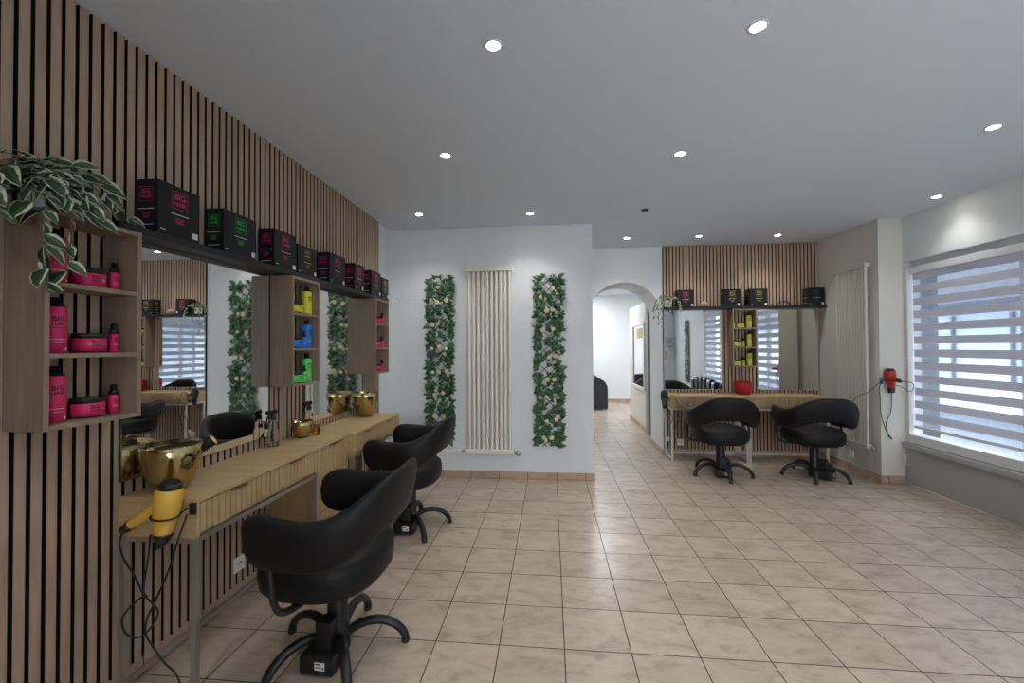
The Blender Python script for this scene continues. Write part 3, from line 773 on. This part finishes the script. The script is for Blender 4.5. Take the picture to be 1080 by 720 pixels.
# ------------------------------------------------------------------ ivy garlands on trellis
def garland(label, loc, rz, h, fl, seed, w=.30, group='ivy garlands with cream roses'):
    t = empty('ivy_garland', loc, rz, label=label, cat='garland', group=group)
    rnd = random.Random(seed)
    b = bm_(); W = w*.40; st = .098
    k = -4
    z = -W*2
    while z < h:
        for s in (-1,1):
            a = V(-W*s, 0, z); c = V(W*s, 0, z + 2*W*.95)
            # clip in z
            f0 = max(0, (0-a.z)/(c.z-a.z)); f1 = min(1, (h-a.z)/(c.z-a.z))
            if f1 - f0 > .05:
                p = a.lerp(c, f0); q = a.lerp(c, f1); yy = -.012 if s > 0 else -.017
                dd = (q-p).normalized(); sd = V(dd.z,0,-dd.x)*.0032
                vs = [V(p.x,yy,p.z)-sd, V(p.x,yy,p.z)+sd, V(q.x,yy,q.z)+sd, V(q.x,yy,q.z)-sd]
                f = [b.verts.new(v) for v in vs] + [b.verts.new(v+V(0,.004,0)) for v in vs]
                for ix in ((0,1,2,3),(7,6,5,4),(0,4,5,1),(1,5,6,2),(2,6,7,3),(3,7,4,0)): b.faces.new([f[i] for i in ix])
        z += st
    mk('trellis', b, 'trellis', t)
    def build(b, uvl):
        n = int(h/1.8*400)
        for i in range(n):
            x = rnd.uniform(-W, W)*1.0; z = rnd.uniform(.01, h-.02)
            if rnd.random() < .3: x = W*.95*rnd.choice((-1,1)) + rnd.uniform(-.01,.01)
            a = rnd.uniform(-1.1, .9) if x > -W*.3 else rnd.uniform(PI-.9, PI+1.1)
            if rnd.random() < .3: a = rnd.uniform(0, 2*PI)
            d = V(math.cos(a), rnd.uniform(-.7,-.1), math.sin(a)*.9)
            L = rnd.uniform(.048,.074)
            leaf(b, uvl, V(x, rnd.uniform(-.035,-.02), z), d, V(rnd.uniform(-.4,.4),-1,rnd.uniform(-.1,.7)), L, L*rnd.uniform(.7,.88), kind='ivy', fold=.2, droop=.25)
    foliage('ivy_leaves', build, 'ivy_leaf', t)
    for (x, z) in fl:
        b = bm_(); c = V(x, -.052, z); rr = rnd.uniform(.016,.022)
        for lay, (n, rad, tilt) in enumerate(((6,1.0,.2),(5,.72,.55),(4,.42,1.0))):
            for j in range(n):
                a = 2*PI*j/n + lay*.5 + rnd.uniform(-.15,.15)
                u = V(math.cos(a), 0, math.sin(a)); dirn = (u*math.cos(tilt) + V(0,-1,0)*math.sin(tilt)).normalized(); s = V(-u.z,0,u.x)
                p0 = c + u*rr*.1; pts = []
                for (l, ww) in ((0,.3),(.5,.75),(.85,.7),(1.0,.35)):
                    q = p0 + dirn*(rr*rad*1.05*l) + V(0,-1,0)*(rr*.25*l*l)
                    pts.append((b.verts.new(q - s*rr*rad*ww*.75), b.verts.new(q + s*rr*rad*ww*.75)))
                for p, q in zip(pts, pts[1:]):
                    f = b.faces.new((p[0],p[1],q[1],q[0])); f.smooth = True
        lathe(b, [(rr*.2,0),(rr*.42,rr*.3),(rr*.3,rr*.7),(rr*.05,rr*.85)], c, (0,-1,0), n=8)
        o = mk('rose', b, 'petal', t)
        md = o.modifiers.new('s','SOLIDIFY'); md.thickness = .001
    return t
gl_ = [(-.01,1.72),(-.01,1.64),(-.09,1.50),(-.02,1.48),(.08,1.50),(-.07,1.24),(-.01,1.25),(-.08,.99),(.0,1.01),(.075,.99),(.08,.75),(-.07,.74),(.0,.74),(-.05,.5),(.04,.52),(-.06,.28),(.05,.22),(.0,.08)]
gr_ = [(.04,1.64),(-.085,1.55),(-.025,1.41),(.035,1.42),(-.065,1.21),(.04,1.22),(.0,.93),(.06,.94),(-.02,.70),(.05,.70),(-.03,.52),(-.03,.27),(.07,.29),(-.06,.10),(-.04,.08),(.02,.10)]
garland('ivy garland with cream roses between the left slat wall and the radiator', (-1.175, YB-.001, .38), 0, 1.77, gl_, 3)
garland('ivy garland with cream roses on the white wall to the right of the tall radiator', (-.015, YB-.001, .345), 0, 1.80, gr_, 8)
garland('ivy garland on the window wall, seen only in the far mirror', (XR-.001, -.22, .45), -PI/2, 1.6, gl_[:14], 5)

# ------------------------------------------------------------------ trailing pot plants
def pot_plant(label, loc, rz, vines, seed, L0=.062, pot=(.05,.10), dens=.036, crown=None):
    t = empty('trailing_plant', loc, rz, label=label, cat='potted plant', group='trailing variegated pot plants')
    r, h = pot
    b = bm_(); lathe(b, [(r*.78,0),(r*.8,.004),(r,h),(r*.93,h),(r*.9,h*.85),(0.001,h*.85)], n=28, capt=False); mk('pot', b, 'white_ceramic', t, True)
    rnd = random.Random(seed)
    sb = bm_(); leaves = []
    for pts in vines:
        P = smooth_path([Vector(p) for p in pts], 6); tube(sb, pts, .0017, 5)
        acc = 0
        for i in range(1, len(P)):
            acc += (P[i]-P[i-1]).length
            if acc > dens:
                acc = 0; tg = (P[i]-P[i-1]).normalized()
                for side in ((-1,1) if rnd.random() < .45 else (rnd.choice((-1,1)),)):
                    u = tg.cross(V(0,0,1)); u = u.normalized() if u.length > .2 else V(rnd.uniform(-1,1), rnd.uniform(-1,1), 0).normalized()
                    d = (tg*.55 + u*side*rnd.uniform(.5,1) + V(rnd.uniform(-.3,.3),rnd.uniform(-.3,.3),rnd.uniform(-.45,.25))).normalized()
                    leaves.append((P[i], d, V(rnd.uniform(-.3,.6), rnd.uniform(-.9,-.1), rnd.uniform(.2,1)), L0*rnd.uniform(.65,1.15)))
    for i in range(crown or 0):
        a = rnd.uniform(0, 2*PI); q = rnd.uniform(.1,1); rad = r*1.5*q
        p = V(math.cos(a)*rad, math.sin(a)*rad, h*(.95 if i % 3 else .55) + (1-q)*.07 + rnd.uniform(0,.03))
        d = V(math.cos(a), math.sin(a), rnd.uniform(-.4,.5))
        leaves.append((p, d, V(rnd.uniform(-.5,.5), rnd.uniform(-.8,.1), 1), L0*rnd.uniform(.8,1.2)))
        if i % 3 == 0: tube(sb, [(0,0,h*.84), p*.5+V(0,0,h*.5), p], .0016, 5)
    mk('stems', sb, 'stem_green', t, True)
    def build(b, uvl):
        for p, d, n, L in leaves: leaf(b, uvl, p, d, n, L, L*.58, kind='oval', fold=.3, droop=.3)
    foliage('leaves', build, 'variegated_leaf', t)
    return t
H = .09
pot_plant('large variegated trailing plant on top of the foreground box shelf', (XS+.085, 1.175, UZ+.691), 0, [
    [(0,0,H),(.0,.05,.15),(.01,.13,.14),(.03,.20,.085),(.04,.25,.055)],
    [(0,0,H),(.03,.04,.17),(.04,.12,.16),(.05,.17,.11)],
    [(0,0,H),(.04,-.02,.13),(.088,-.045,.06),(.088,-.05,-.06),(.088,-.045,-.16),(.088,-.04,-.27)],
    [(0,0,H),(.05,.0,.12),(.09,.01,.04),(.092,.02,-.07),(.09,.01,-.20)],
    [(0,0,H),(.03,-.06,.12),(.03,-.14,.06),(.02,-.19,-.03),(.02,-.20,-.14)],
    [(0,0,H),(0,-.05,.15),(-.01,-.12,.13),(-.01,-.17,.07)],
    [(0,0,H),(-.02,.02,.17),(-.03,.09,.19),(-.02,.16,.16)],
    [(0,0,H),(.05,.03,.11),(.09,.07,.05),(.095,.09,-.02)],
    [(0,0,H),(.03,-.05,.09),(.055,-.06,.04),(.06,-.06,-.01)],
    [(0,0,H),(.05,-.01,.10),(.06,.0,.05),(.065,.01,.02)],
    [(0,0,H),(-.01,-.06,.11),(.0,-.10,.07),(.0,-.13,.02),(.01,-.15,-.05)],
    [(0,0,H),(.04,.04,.12),(.07,.06,.08),(.08,.07,.02)],
    ], 21, L0=.074, crown=64, dens=.031, pot=(.042,.07))
pot_plant('small trailing plant in a white pot at the arch end of the far shelf', (1.47, YS-.085, ZF), 0, [
    [(0,0,.08),(-.03,-.02,.13),(-.10,-.03,.10),(-.13,-.03,.0),(-.125,-.03,-.12),(-.12,-.03,-.20)],
    [(0,0,.08),(-.02,-.04,.12),(-.085,-.085,.06),(-.09,-.09,-.05),(-.085,-.09,-.16),(-.08,-.09,-.29)],
    [(0,0,.08),(-.05,0,.14),(-.14,-.02,.09),(-.17,-.02,-.02),(-.17,-.02,-.12)],
    [(0,0,.08),(.03,-.02,.13),(.09,-.05,.11),(.12,-.09,.03),(.125,-.09,-.06)],
    [(0,0,.08),(.01,-.05,.12),(-.02,-.09,.05),(-.01,-.095,-.04),(.0,-.095,-.1)],
    [(0,0,.08),(.04,.0,.14),(.1,.0,.13)],
    [(0,0,.08),(-.05,-.01,.16),(-.1,-.01,.14)],
    ], 5, L0=.04, pot=(.048,.085), crown=24, dens=.024)

# ------------------------------------------------------------------ bowls and bottles on the desks
DZ = .7906
def bowl(name, label, loc, r, h, m='gold', prof=None):
    t = empty(name, loc, label=label, cat='bowl')
    pr = prof or [(.45,0),(.5,.01),(.72,.18),(.86,.42),(.96,.75),(1.0,1.0)]
    outer = [(r*a, h*z) for a, z in pr]; inner = [(r*a-.004, h*z+.004) for a, z in reversed(pr[1:])]
    b = bm_(); lathe(b, outer + [(r-.002, h+.001)] + inner + [(.001, h*.03+.004)], n=36, capt=False)
    mk('bowl_body', b, m, t, True)
    return t
t = bowl('hammered_bowl', 'large hammered gold bowl with combs on the foreground desk', (-1.600,1.605,DZ), .108, .185)
# contents: combs and a brush
def comb(loc, rot, label, L=.15, W=.035):
    t = empty('hair_comb', loc, label=label, cat='comb', group='combs in the gold bowl'); t.rotation_euler = rot
    b = bm_(); box(b, 0,-.0015,W*.65,L,.0015,W,.0008)
    n = 26
    for i in range(n): box(b, .003+i*(L-.008)/n,-.001,0,.003+i*(L-.008)/n+.0022,.001,W*.66)
    box(b, 0,-.0015,0,.003,.0015,W); box(b, L-.004,-.0015,0,L,.0015,W)
    mk('comb_body', b, 'comb', t)
comb((-1.655,1.60,DZ+.16), (R(60),R(-10),R(15)), 'grey fine-toothed comb lying across the gold bowl rim')
comb((-1.65,1.625,DZ+.15), (R(80),R(-4),R(5)), 'dark comb tucked behind the first one in the gold bowl')
t = empty('round_brush', (-1.60,1.655,DZ+.115), label='black bristle round brush sticking out of the gold bowl', cat='hair brush'); t.rotation_euler = (R(-12),R(58),R(25))
b = bm_(); lathe(b, [(.020,0),(.024,.01),(.024,.12),(.02,.125)], n=20)
for i in range(10):
    for j in range(14):
        a = 2*PI*j/14 + i*.22; p = V(.023*math.cos(a), .023*math.sin(a), .012+.0105*i); cyl(b, p, p+V(math.cos(a),math.sin(a),0)*.008, .0012, 4)
mk('bristles', b, 'hair_piece', t)
b = bm_(); lathe(b, [(.022,.1255),(.022,.131),(.012,.134)], n=20); mk('wooden_end', b, 'brush_wood', t)
bowl('hammered_bowl', 'small hammered gold bowl in the middle of the left desks', (-1.645,2.59,DZ), .067, .105)
bowl('hammered_bowl', 'tall hammered gold pot at the end of the second left desk', (-1.60,3.44,DZ), .108, .20, prof=[(.42,0),(.5,.015),(.68,.2),(.85,.5),(.97,.85),(1.0,1.0)])
t = bowl('woven_basket', 'small red woven pot on the far desks below the box shelf', (2.335,5.255,DZ), .088, .155, 'red_rattan', prof=[(.72,0),(.78,.02),(.95,.25),(1.02,.55),(1.0,.85),(.93,1.0)])
b = bm_()
for k in range(9): 
    rr = .088*(.80+.22*math.sin(PI*min(1,(k+1.5)/9)))+.002
    n = 30; pts = [V(rr*math.cos(2*PI*i/n), rr*math.sin(2*PI*i/n), .008+k*.0168) for i in range(n)]
    for i in range(n): cyl(b, pts[i], pts[(i+1)%n], .0035, 6)
mk('woven_rings', b, 'red_rattan', t, True)
# spray bottles
def spray(label, loc, rz):
    t = empty('spray_bottle', loc, rz, label=label, cat='spray bottle')
    b = bm_(); lathe(b, [(.026,0),(.032,.004),(.032,.085),(.028,.10),(.024,.115),(.026,.13),(.016,.155),(.0125,.16)], n=28); mk('bottle_body', b, 'clear_plastic', t, True)
    b = bm_(); lathe(b, [(.030,.003),(.030,.03)], n=24); mk('water', b, 'clear_plastic', t, True)
    b = bm_(); lathe(b, [(.016,.1605),(.016,.18),(.011,.185),(.011,.195)], n=20)
    box(b, -.05,-.010,.193,.022,.010,.218,.005); box(b, -.058,-.005,.203,-.048,.005,.214,.001)
    tube(b, [(-.020,0,.195),(-.036,0,.180),(-.046,0,.155)], .005, 8, asp=1.6); cyl(b, (0,0,.01),(0,0,.17),.002,6)
    mk('trigger_head', b, 'black_plastic', t)
spray('clear spray bottle with black trigger on the foreground desk', (-1.672,2.345,DZ), R(75))
spray('clear spray bottle with black trigger by the second mirror', (-1.690,2.745,DZ), R(75))
t = empty('oil_bottle', (-1.585,2.66,DZ), label='small square bottle of amber hair oil on the left cabinet', cat='bottle')
b = bm_(); box(b, -.015,-.015,0,.015,.015,.075,.004); mk('flask', b, 'oil', t)
b = bm_(); lathe(b, [(.009,.0755),(.009,.105),(.008,.107)], n=16); mk('cap', b, 'clear_plastic', t)
b = bm_(); box(b, .0153,-.011,.02,.0157,.011,.055); mk('sticker', b, 'ink_dark', t)
b = bm_(); box(b, -.06,-.012,0,.06,.012,.006,.002); o = mk('phone_tray', b, 'black_plastic'); o.location = (-1.39,3.665,.775)
bpy.data.objects.remove(o)

# ------------------------------------------------------------------ hair dryers
def frame_from(w):
    w = Vector(w).normalized(); return w
def dryer(label, body_m, top, tip, hstart, hend, cords, holder, hook, name='hair_dryer'):
    top, tip, hstart, hend = map(Vector, (top, tip, hstart, hend))
    t = empty(name, top, label=label, cat='hair dryer')
    inv = -top
    def P(nm, b, m, sm=True, par=None):
        for v in b.verts: v.co = v.co + inv
        return mk(nm, b, m, par or t, sm)
    w = tip - top; L = w.length; wn = w.normalized()
    r = .043
    b = bm_(); lathe(b, [(r*.80,.018),(r*.98,.028),(r*1.06,L*.25),(r*1.02,L*.42),(r*.82,L*.60),(r*.74,L*.74),(r*.72,L*.78)], top, w, n=28); body = P('body', b, body_m)
    b = bm_(); lathe(b, [(r*.45,.002),(r*.72,.004),(r*.90,.012),(r*.92,.028)], top, w, n=28)
    for k in range(3): lathe(b, [(r*(.22+.18*k),-.001),(r*(.22+.18*k)+.003,-.001),(r*(.22+.18*k)+.003,.004),(r*(.22+.18*k),.004)], top, w, n=24)
    P('rear_grille', b, 'black_plastic')
    b = bm_(); lathe(b, [(r*.73,L*.782),(r*.70,L*.84)], top, w, n=24)
    # flattened concentrator
    u = wn.cross(hend-hstart).normalized(); v = wn.cross(u)
    r0 = ring(b, top+wn*L*.84, u, v, r*.70, r*.70, 16); r1 = ring(b, top+wn*L, u, v, r*.6, r*.13, 16); bridge(b, r0, r1); cap(b, r0, True); cap(b, r1)
    P('nozzle', b, 'black_plastic')
    mid = hstart.lerp(hend, .5) + wn*.006
    b = bm_(); tube(b, [hstart, mid, hend], .018, 14, rfun=lambda q: .024-.006*q); hd = P('grip', b, body_m)
    b = bm_(); dd = (hend-hstart).normalized(); cyl(b, hend-dd*.004, hend+dd*.035, .0205, 14, r2=.016); P('grip_end', b, 'black_plastic')
    nrm = dd.cross(u).normalized()
    if nrm.dot(wn) > 0: nrm = -nrm
    b = bm_()
    for q in (.35, .6): 
        c = hstart.lerp(hend, q) - wn*.014; cyl(b, c+u*.0, c-wn*.006, .006, 10)
    P('switches', b, 'black_plastic')
    for c in cords:
        b = bm_(); tube(b, c, .0035, 7); P('power_cord', b, 'black_plastic')
    # spiral wire holder
    hc, hk = Vector(holder), Vector(hook)
    hold = empty('dryer_holder', hk, label='spiral wire holder gripping the '+label.split(' hanging')[0], cat='holder')
    b = bm_(); n = 28; pts = [hc + wn*(.004*i/n) + u*(math.cos(2*PI*i/n)*r*1.03) + v*(math.sin(2*PI*i/n)*r*1.03) for i in range(n+1)]
    near = min(pts, key=lambda p: (p-hk).length)
    tube(b, pts, .0035, 7, sm=0); tube(b, [near, (near+hk)/2 + V(0,0,.006), hk], .0035, 7)
    for vv in b.verts: vv.co = vv.co - hk
    mk('wire_ring', b, 'black_plastic', hold, True)
    return t, hold
Yd = 1.436
def yp(x, z, y=Yd): return (x, y, z)
t, hold = dryer('yellow and black hair dryer hanging at the end of the foreground desk', 'yellow_dryer',
    (-1.436, Yd, .880), (-1.474, Yd, .630), (-1.470, Yd, .800), (-1.592, Yd-.01, .714),
    [[yp(-1.632,.684),yp(-1.648,.64),yp(-1.63,.58),yp(-1.585,.52),yp(-1.545,.45),yp(-1.50,.38,1.45),yp(-1.52,.32),yp(-1.57,.285),yp(-1.62,.30),yp(-1.635,.35),yp(-1.60,.40),yp(-1.545,.445)],
     [yp(-1.40,.745,1.47),yp(-1.405,.66),yp(-1.44,.55),yp(-1.50,.42),yp(-1.53,.36),yp(-1.535,.30),yp(-1.50,.25),yp(-1.46,.20),yp(-1.41,.16),yp(-1.385,.10),yp(-1.37,.012),yp(-1.33,.006,1.40)],
     [yp(-1.555,.66,1.47),yp(-1.562,.58,1.47),yp(-1.545,.47),yp(-1.53,.44)]],
    (-1.457, Yd, .752), (-1.398, 1.494, .760))
b = bm_(); box(b, -.014,-.006,-.028,.014,.005,.018,.004); mk('clip', b, 'black_plastic', hold)
# red one on the pier
t, hold = dryer('red hair dryer hanging on the pier beside the window', 'red_dryer',
    (3.352, YP-.055, 1.150), (3.362, YP-.055, .905), (3.352, YP-.09, 1.055), (3.322, YP-.19, 1.04),
    [[(3.32,YP-.215,1.03),(3.38,YP-.22,1.03),(3.46,YP-.18,1.01),(3.51,YP-.12,.96),(3.50,YP-.09,.925),(3.44,YP-.07,.97),(3.39,YP-.05,.975),(3.385,YP-.03,.90),(3.38,YP-.02,.72),(3.335,YP-.02,.60),(3.36,YP-.015,.47),(3.39,YP-.015,.445),(3.34,YP-.015,.52),(3.29,YP-.02,.68),(3.283,YP-.02,.86),(3.275,YP-.02,.95),(3.30,YP-.03,1.03)],
     [(3.30,YP-.03,1.03),(3.262,YP-.02,.99),(3.22,YP+.05,.90),(3.20,YP+.14,.86),(3.19,YP+.22,.79)]],
    (3.355, YP-.055, 1.03), (3.300, YP-.012, 1.035))
b = bm_(); box(b, -.012,-.012,-.045,.012,.010,.020,.006); mk('clip', b, 'teal_plastic', hold)
# black one by the arch
t, hold = dryer('black hair dryer hanging at the arch end of the far desks', 'black_plastic',
    (1.374, 5.16, .845), (1.378, 5.16, .625), (1.372, 5.15, .76), (1.361, 5.08, .70),
    [[(1.374,5.085,.69),(1.40,5.05,.62),(1.44,5.06,.52),(1.405,5.07,.42),(1.42,5.09,.30),(1.40,5.10,.20)],
     [(1.40,5.10,.77),(1.445,5.045,.80),(1.49,5.04,.70),(1.505,5.04,.58),(1.47,5.04,.44),(1.45,5.05,.34),(1.475,5.05,.25),(1.49,5.06,.21)]],
    (1.376, 5.16, .735), (1.4235, 5.12, .782))
b = bm_(); box(b, -.02,-.02,-.004,.06,.01,.006,.002); mk('clip', b, 'white_plastic', hold)
b = bm_(); box(b, -.012,-.012,-.05,.012,.012,.0,.003); o = mk('cable_plug', b, 'white_plastic'); o.location = (1.405,5.11,.29); tags(o, 'white in-line cable plug hanging below the black hair dryer', 'plug')

# ------------------------------------------------------------------ sockets
def socket(label, loc, rz):
    t = empty('wall_socket', loc, rz, label=label, cat='socket', group='white wall sockets')
    b = bm_(); box(b, -.04,-.010,-.04,.04,0,.04,.003); mk('plate', b, 'white_plastic', t)
    b = bm_(); lathe(b, [(.0205,0),(.0205,.001),(.019,.0015)], (0,-.0102,0), (0,-1,0), n=24); ins = mk('insert', b, 'frame_white', t)
    b = bm_()
    for x, z in ((-.0095,0),(.0095,0)): lathe(b, [(.0028,0),(.0028,.0008)], (x,-.0118,z), (0,-1,0), n=10)
    lathe(b, [(.0024,0),(.0024,.006)], (0,-.0118,.010), (0,-1,0), n=10); mk('pin_holes', b, 'ink_dark', ins)
socket('white wall socket low on the left slats under the foreground desk', (XS+.0005, 2.14, .192), PI/2)
socket('white wall socket low on the far slats near the arch', (1.628, YS-.0005, .168), 0)
socket('white wall socket on the pier below the window-side radiator', (XP-.0005, 4.885, .19), -PI/2)
b = bm_(); tube(b, [(XP-.014,4.93,.20),(XP-.03,4.96,.26),(XP-.03,4.93,.29),(XP-.02,4.88,.25),(XP-.03,4.86,.17),(XP-.02,4.92,.10)], .0025, 6); o = mk('thin_cable', b, 'white_plastic', smooth=True); tags(o, 'thin white looped cable beside the socket on the pier', 'cable')

# ------------------------------------------------------------------ zebra blind
t = empty('zebra_blind', (XR+.045, (WY0+WY1)/2, 2.15), label='wide white day-and-night roller blind across the window', cat='blind')
ya, yb = -(WY1-WY0)/2+.055, (WY1-WY0)/2-.052
b = bm_(); box(b, -.035, ya, -.07, .03, yb, -.002, .008); mk('cassette', b, 'blind_fabric', t)
zt = 2.02-2.15; pitch = .1255; op = .071
b = bm_(); c = bm_(); z = zt - .0
box(b, -.001, ya+.004, zt, .0, yb-.004, -.07)
zz = zt; k = 0
while zz - pitch > .57-2.15:
    box(c, -.001, ya+.004, zz-(pitch-op), .0, yb-.004, zz)
    box(b, -.001, ya+.004, zz-pitch, .0, yb-.004, zz-(pitch-op))
    zz -= pitch; k += 1
box(c, -.001, ya+.004, zz-.05, .0, yb-.004, zz); zz -= .05
mk('opaque_bands', b, 'blind_opaque', t); mk('sheer_bands', c, 'blind_sheer', t)
b = bm_(); box(b, -.008, ya+.002, zz-.028, .008, yb-.002, zz-.0002, .003); mk('bottom_bar', b, 'frame_white', t)

# ------------------------------------------------------------------ passage mirror, back-room armchair, entrance bench
t = empty('hall_mirror', (1.5195, 7.28, .66), label='white framed tall mirror on the passage wall beyond the arch', cat='mirror')
b = bm_()
for (y0, z0, y1, z1) in ((-.46,0,.46,.045),(-.46,1.07,.46,1.115),(-.46,.045,-.415,1.07),(.415,.045,.46,1.07)): box(b, -.022, y0, z0, 0, y1, z1, .003)
mk('mirror_frame', b, 'frame_white', t)
b = bm_(); box(b, -.009,-.414,.046,-.006,.414,1.069); mk('mirror_glass', b, 'mirror', t)
b = bm_(); box(b, -.0105,-.33,.86,-.0095,.1,1.03); mk('poster', b, 'cork', t)
t = empty('leather_armchair', (.87, 9.60, 0), PI/2, label='black boxy leather armchair in the bright room beyond the arch', cat='armchair')
b = bm_(); box(b, -.42,-.30,.12,.42,.36,.40,.03); mk('seat', b, 'sofa_leather', t)
b = bm_(); box(b, -.42,.22,.4,.42,.38,.76,.04); mk('backrest', b, 'sofa_leather', t)
for s in (-1,1):
    b = bm_(); pts = []
    prof = [(-.36,.03),(-.36,.50),(-.30,.62),(-.14,.72),(.36,.75),(.36,.03)]
    x0, x1 = sorted((s*.42, s*.52))
    va = [b.verts.new((x0,y,z)) for y, z in prof]; vb = [b.verts.new((x1,y,z)) for y, z in prof]
    b.faces.new(va); b.faces.new(list(reversed(vb)))
    for i in range(len(prof)): b.faces.new((va[i], va[(i+1)%6], vb[(i+1)%6], vb[i]))
    bmesh.ops.bevel(b, geom=list(b.edges), offset=.015, segments=2, affect='EDGES'); mk('armrest', b, 'sofa_leather', t)
b = bm_()
for x in (-.46,.46):
    for y in (-.32,.32): cyl(b, (x,y,0.0005),(x,y,.035),.02)
mk('feet', b, 'black_plastic', t)
t = empty('waiting_bench', (3.02, 1.75, 0), -PI/2, label='black padded waiting bench under the window, seen in the far mirror', cat='bench')
b = bm_(); box(b, -.70,-.34,.10,.70,.14,.42,.03); mk('seat', b, 'sofa_leather', t)
for k in range(6):
    b = bm_(); x = -.70+1.4*k/6; box(b, x+.003,.14,.2,x+1.4/6-.003,.27,.74-.016*abs(k-2.5)**1.5,.05); mk('back_roll', b, 'sofa_leather', t)
b = bm_()
for x in (-.6,.6):
    for y in (-.28,.18): cyl(b, (x,y,.0005),(x,y,.1),.02)
mk('feet', b, 'black_plastic', t)
b = bm_(); box(b, XR+.14, YP-.018, WZ0, XR+.299, YP-.001, WZ1-.003); struct('trim_6', b, 'outside_dark')
# things on the front wall near the window, seen in the far mirror
for i, (x, z, w) in enumerate(((3.28,1.62,.34),(3.34,1.50,.22),(3.38,1.36,.16))):
    b = bm_(); box(b, x-w/2, Y0+.0005, z, x+w/2, Y0+.12, z+.02, .002); o = mk('display_ledge', b, 'frame_white' if i == 0 else 'door_grey'); tags(o, ('white widest display ledge, top of three by the entrance','grey middle display ledge by the entrance','grey narrow display ledge, lowest by the entrance')[i], 'shelf', 'small ledges on the entrance wall')
b = bm_(); box(b, 3.02, Y0+.0005, .98, 3.28, Y0+.02, 1.25, .002); o = mk('notice_board', b, 'cork'); tags(o, 'small cork-coloured notice board on the entrance wall', 'notice board')
b = bm_(); box(b, 3.30, Y0+.0005, 1.10, 3.38, Y0+.05, 1.28, .006); o = mk('wall_phone', b, 'white_plastic'); tags(o, 'white wall intercom beside the notice board', 'intercom')

# ------------------------------------------------------------------ street outside the window
b = bm_(); box(b, 3.9, -14, -.35, 16, 18, -.15); o = struct('ground_street', b, 'outside_ground')
t = empty('street_building', (9.5, 3, -.15), label='pale rendered building across the street seen through the blind', cat='building')
b = bm_(); box(b, 0,-14,0,3,14,7); mk('facade', b, 'outside_render', t)
for k in range(8):
    y = -11+k*3.1
    b = bm_(); box(b, -.03,y,.7,.0,y+1.9,2.2); wdw = mk('shop_window', b, 'outside_glass', t)
    b = bm_()
    for q in (0,.9,1.84): box(b, -.07,y+q,.7,-.031,y+q+.06,2.2)
    box(b,-.07,y,.64,-.031,y+1.9,.7); mk('window_bars', b, 'outside_dark', wdw)
b = bm_(); box(b, -1.6,-14,2.35,0,14,2.6); mk('canopy', b, 'outside_dark', t)
b = bm_(); box(b, -.05,-14,2.6,0,14,6.2); mk('upper_cladding', b, 'outside_dark', t)

# ------------------------------------------------------------------ daylight
w = bpy.data.worlds.new('World'); bpy.context.scene.world = w; w.use_nodes = True
bg = w.node_tree.nodes['Background']; bg.inputs[0].default_value = (.84,.92,1.0,1); bg.inputs[1].default_value = 8.5
l = bpy.data.lights.new('window_portal', 'AREA'); l.shape = 'RECTANGLE'; l.size = 3.55; l.size_y = 1.65; l.cycles.is_portal = True
lo = bpy.data.objects.new('window_portal', l); C.objects.link(lo); lo.location = (XR+.14, (WY0+WY1)/2, 1.32); lo.rotation_euler = (R(90), 0, R(90))

l2 = l.copy(); l2.size = 2.45; l2.size_y = 1.4
lo = bpy.data.objects.new('window_portal', l2); C.objects.link(lo); lo.location = ((FX0+FX1)/2, Y0-.16, (FZ0+FZ1)/2); lo.rotation_euler = (R(90), 0, PI)

# ------------------------------------------------------------------ camera
f, yaw, pitch, roll = 433.489, .0935951, .0132372, -.0051501
fw = V(-math.sin(yaw)*math.cos(pitch), math.cos(yaw)*math.cos(pitch), math.sin(pitch))
rt = V(math.cos(yaw), math.sin(yaw), 0); up = rt.cross(fw)
r2 = rt*math.cos(roll) + up*math.sin(roll); u2 = -rt*math.sin(roll) + up*math.cos(roll)
cam = bpy.data.cameras.new('camera'); co = bpy.data.objects.new('camera', cam); C.objects.link(co)
m4 = Matrix.Identity(4)
for i in range(3): m4[i][0] = r2[i]; m4[i][1] = u2[i]; m4[i][2] = -fw[i]
m4[0][3], m4[1][3], m4[2][3] = 0, 0, 1.382
co.matrix_world = m4
cam.sensor_width = 36; cam.lens = f/1080*36; cam.clip_start = .02
bpy.context.scene.camera = co
vs = bpy.context.scene.view_settings
vs.view_transform = 'Standard'; vs.look = 'None'; vs.gamma = 1; vs.use_curve_mapping = False; vs.exposure = 0.3
bpy.context.scene.cycles.max_bounces = 10; bpy.context.scene.cycles.transparent_max_bounces = 12; bpy.context.scene.cycles.diffuse_bounces = 6; bpy.context.scene.cycles.glossy_bounces = 6
bpy.context.scene.cycles.sample_clamp_indirect = 3
bpy.context.scene.cycles.caustics_reflective = False; bpy.context.scene.cycles.caustics_refractive = False
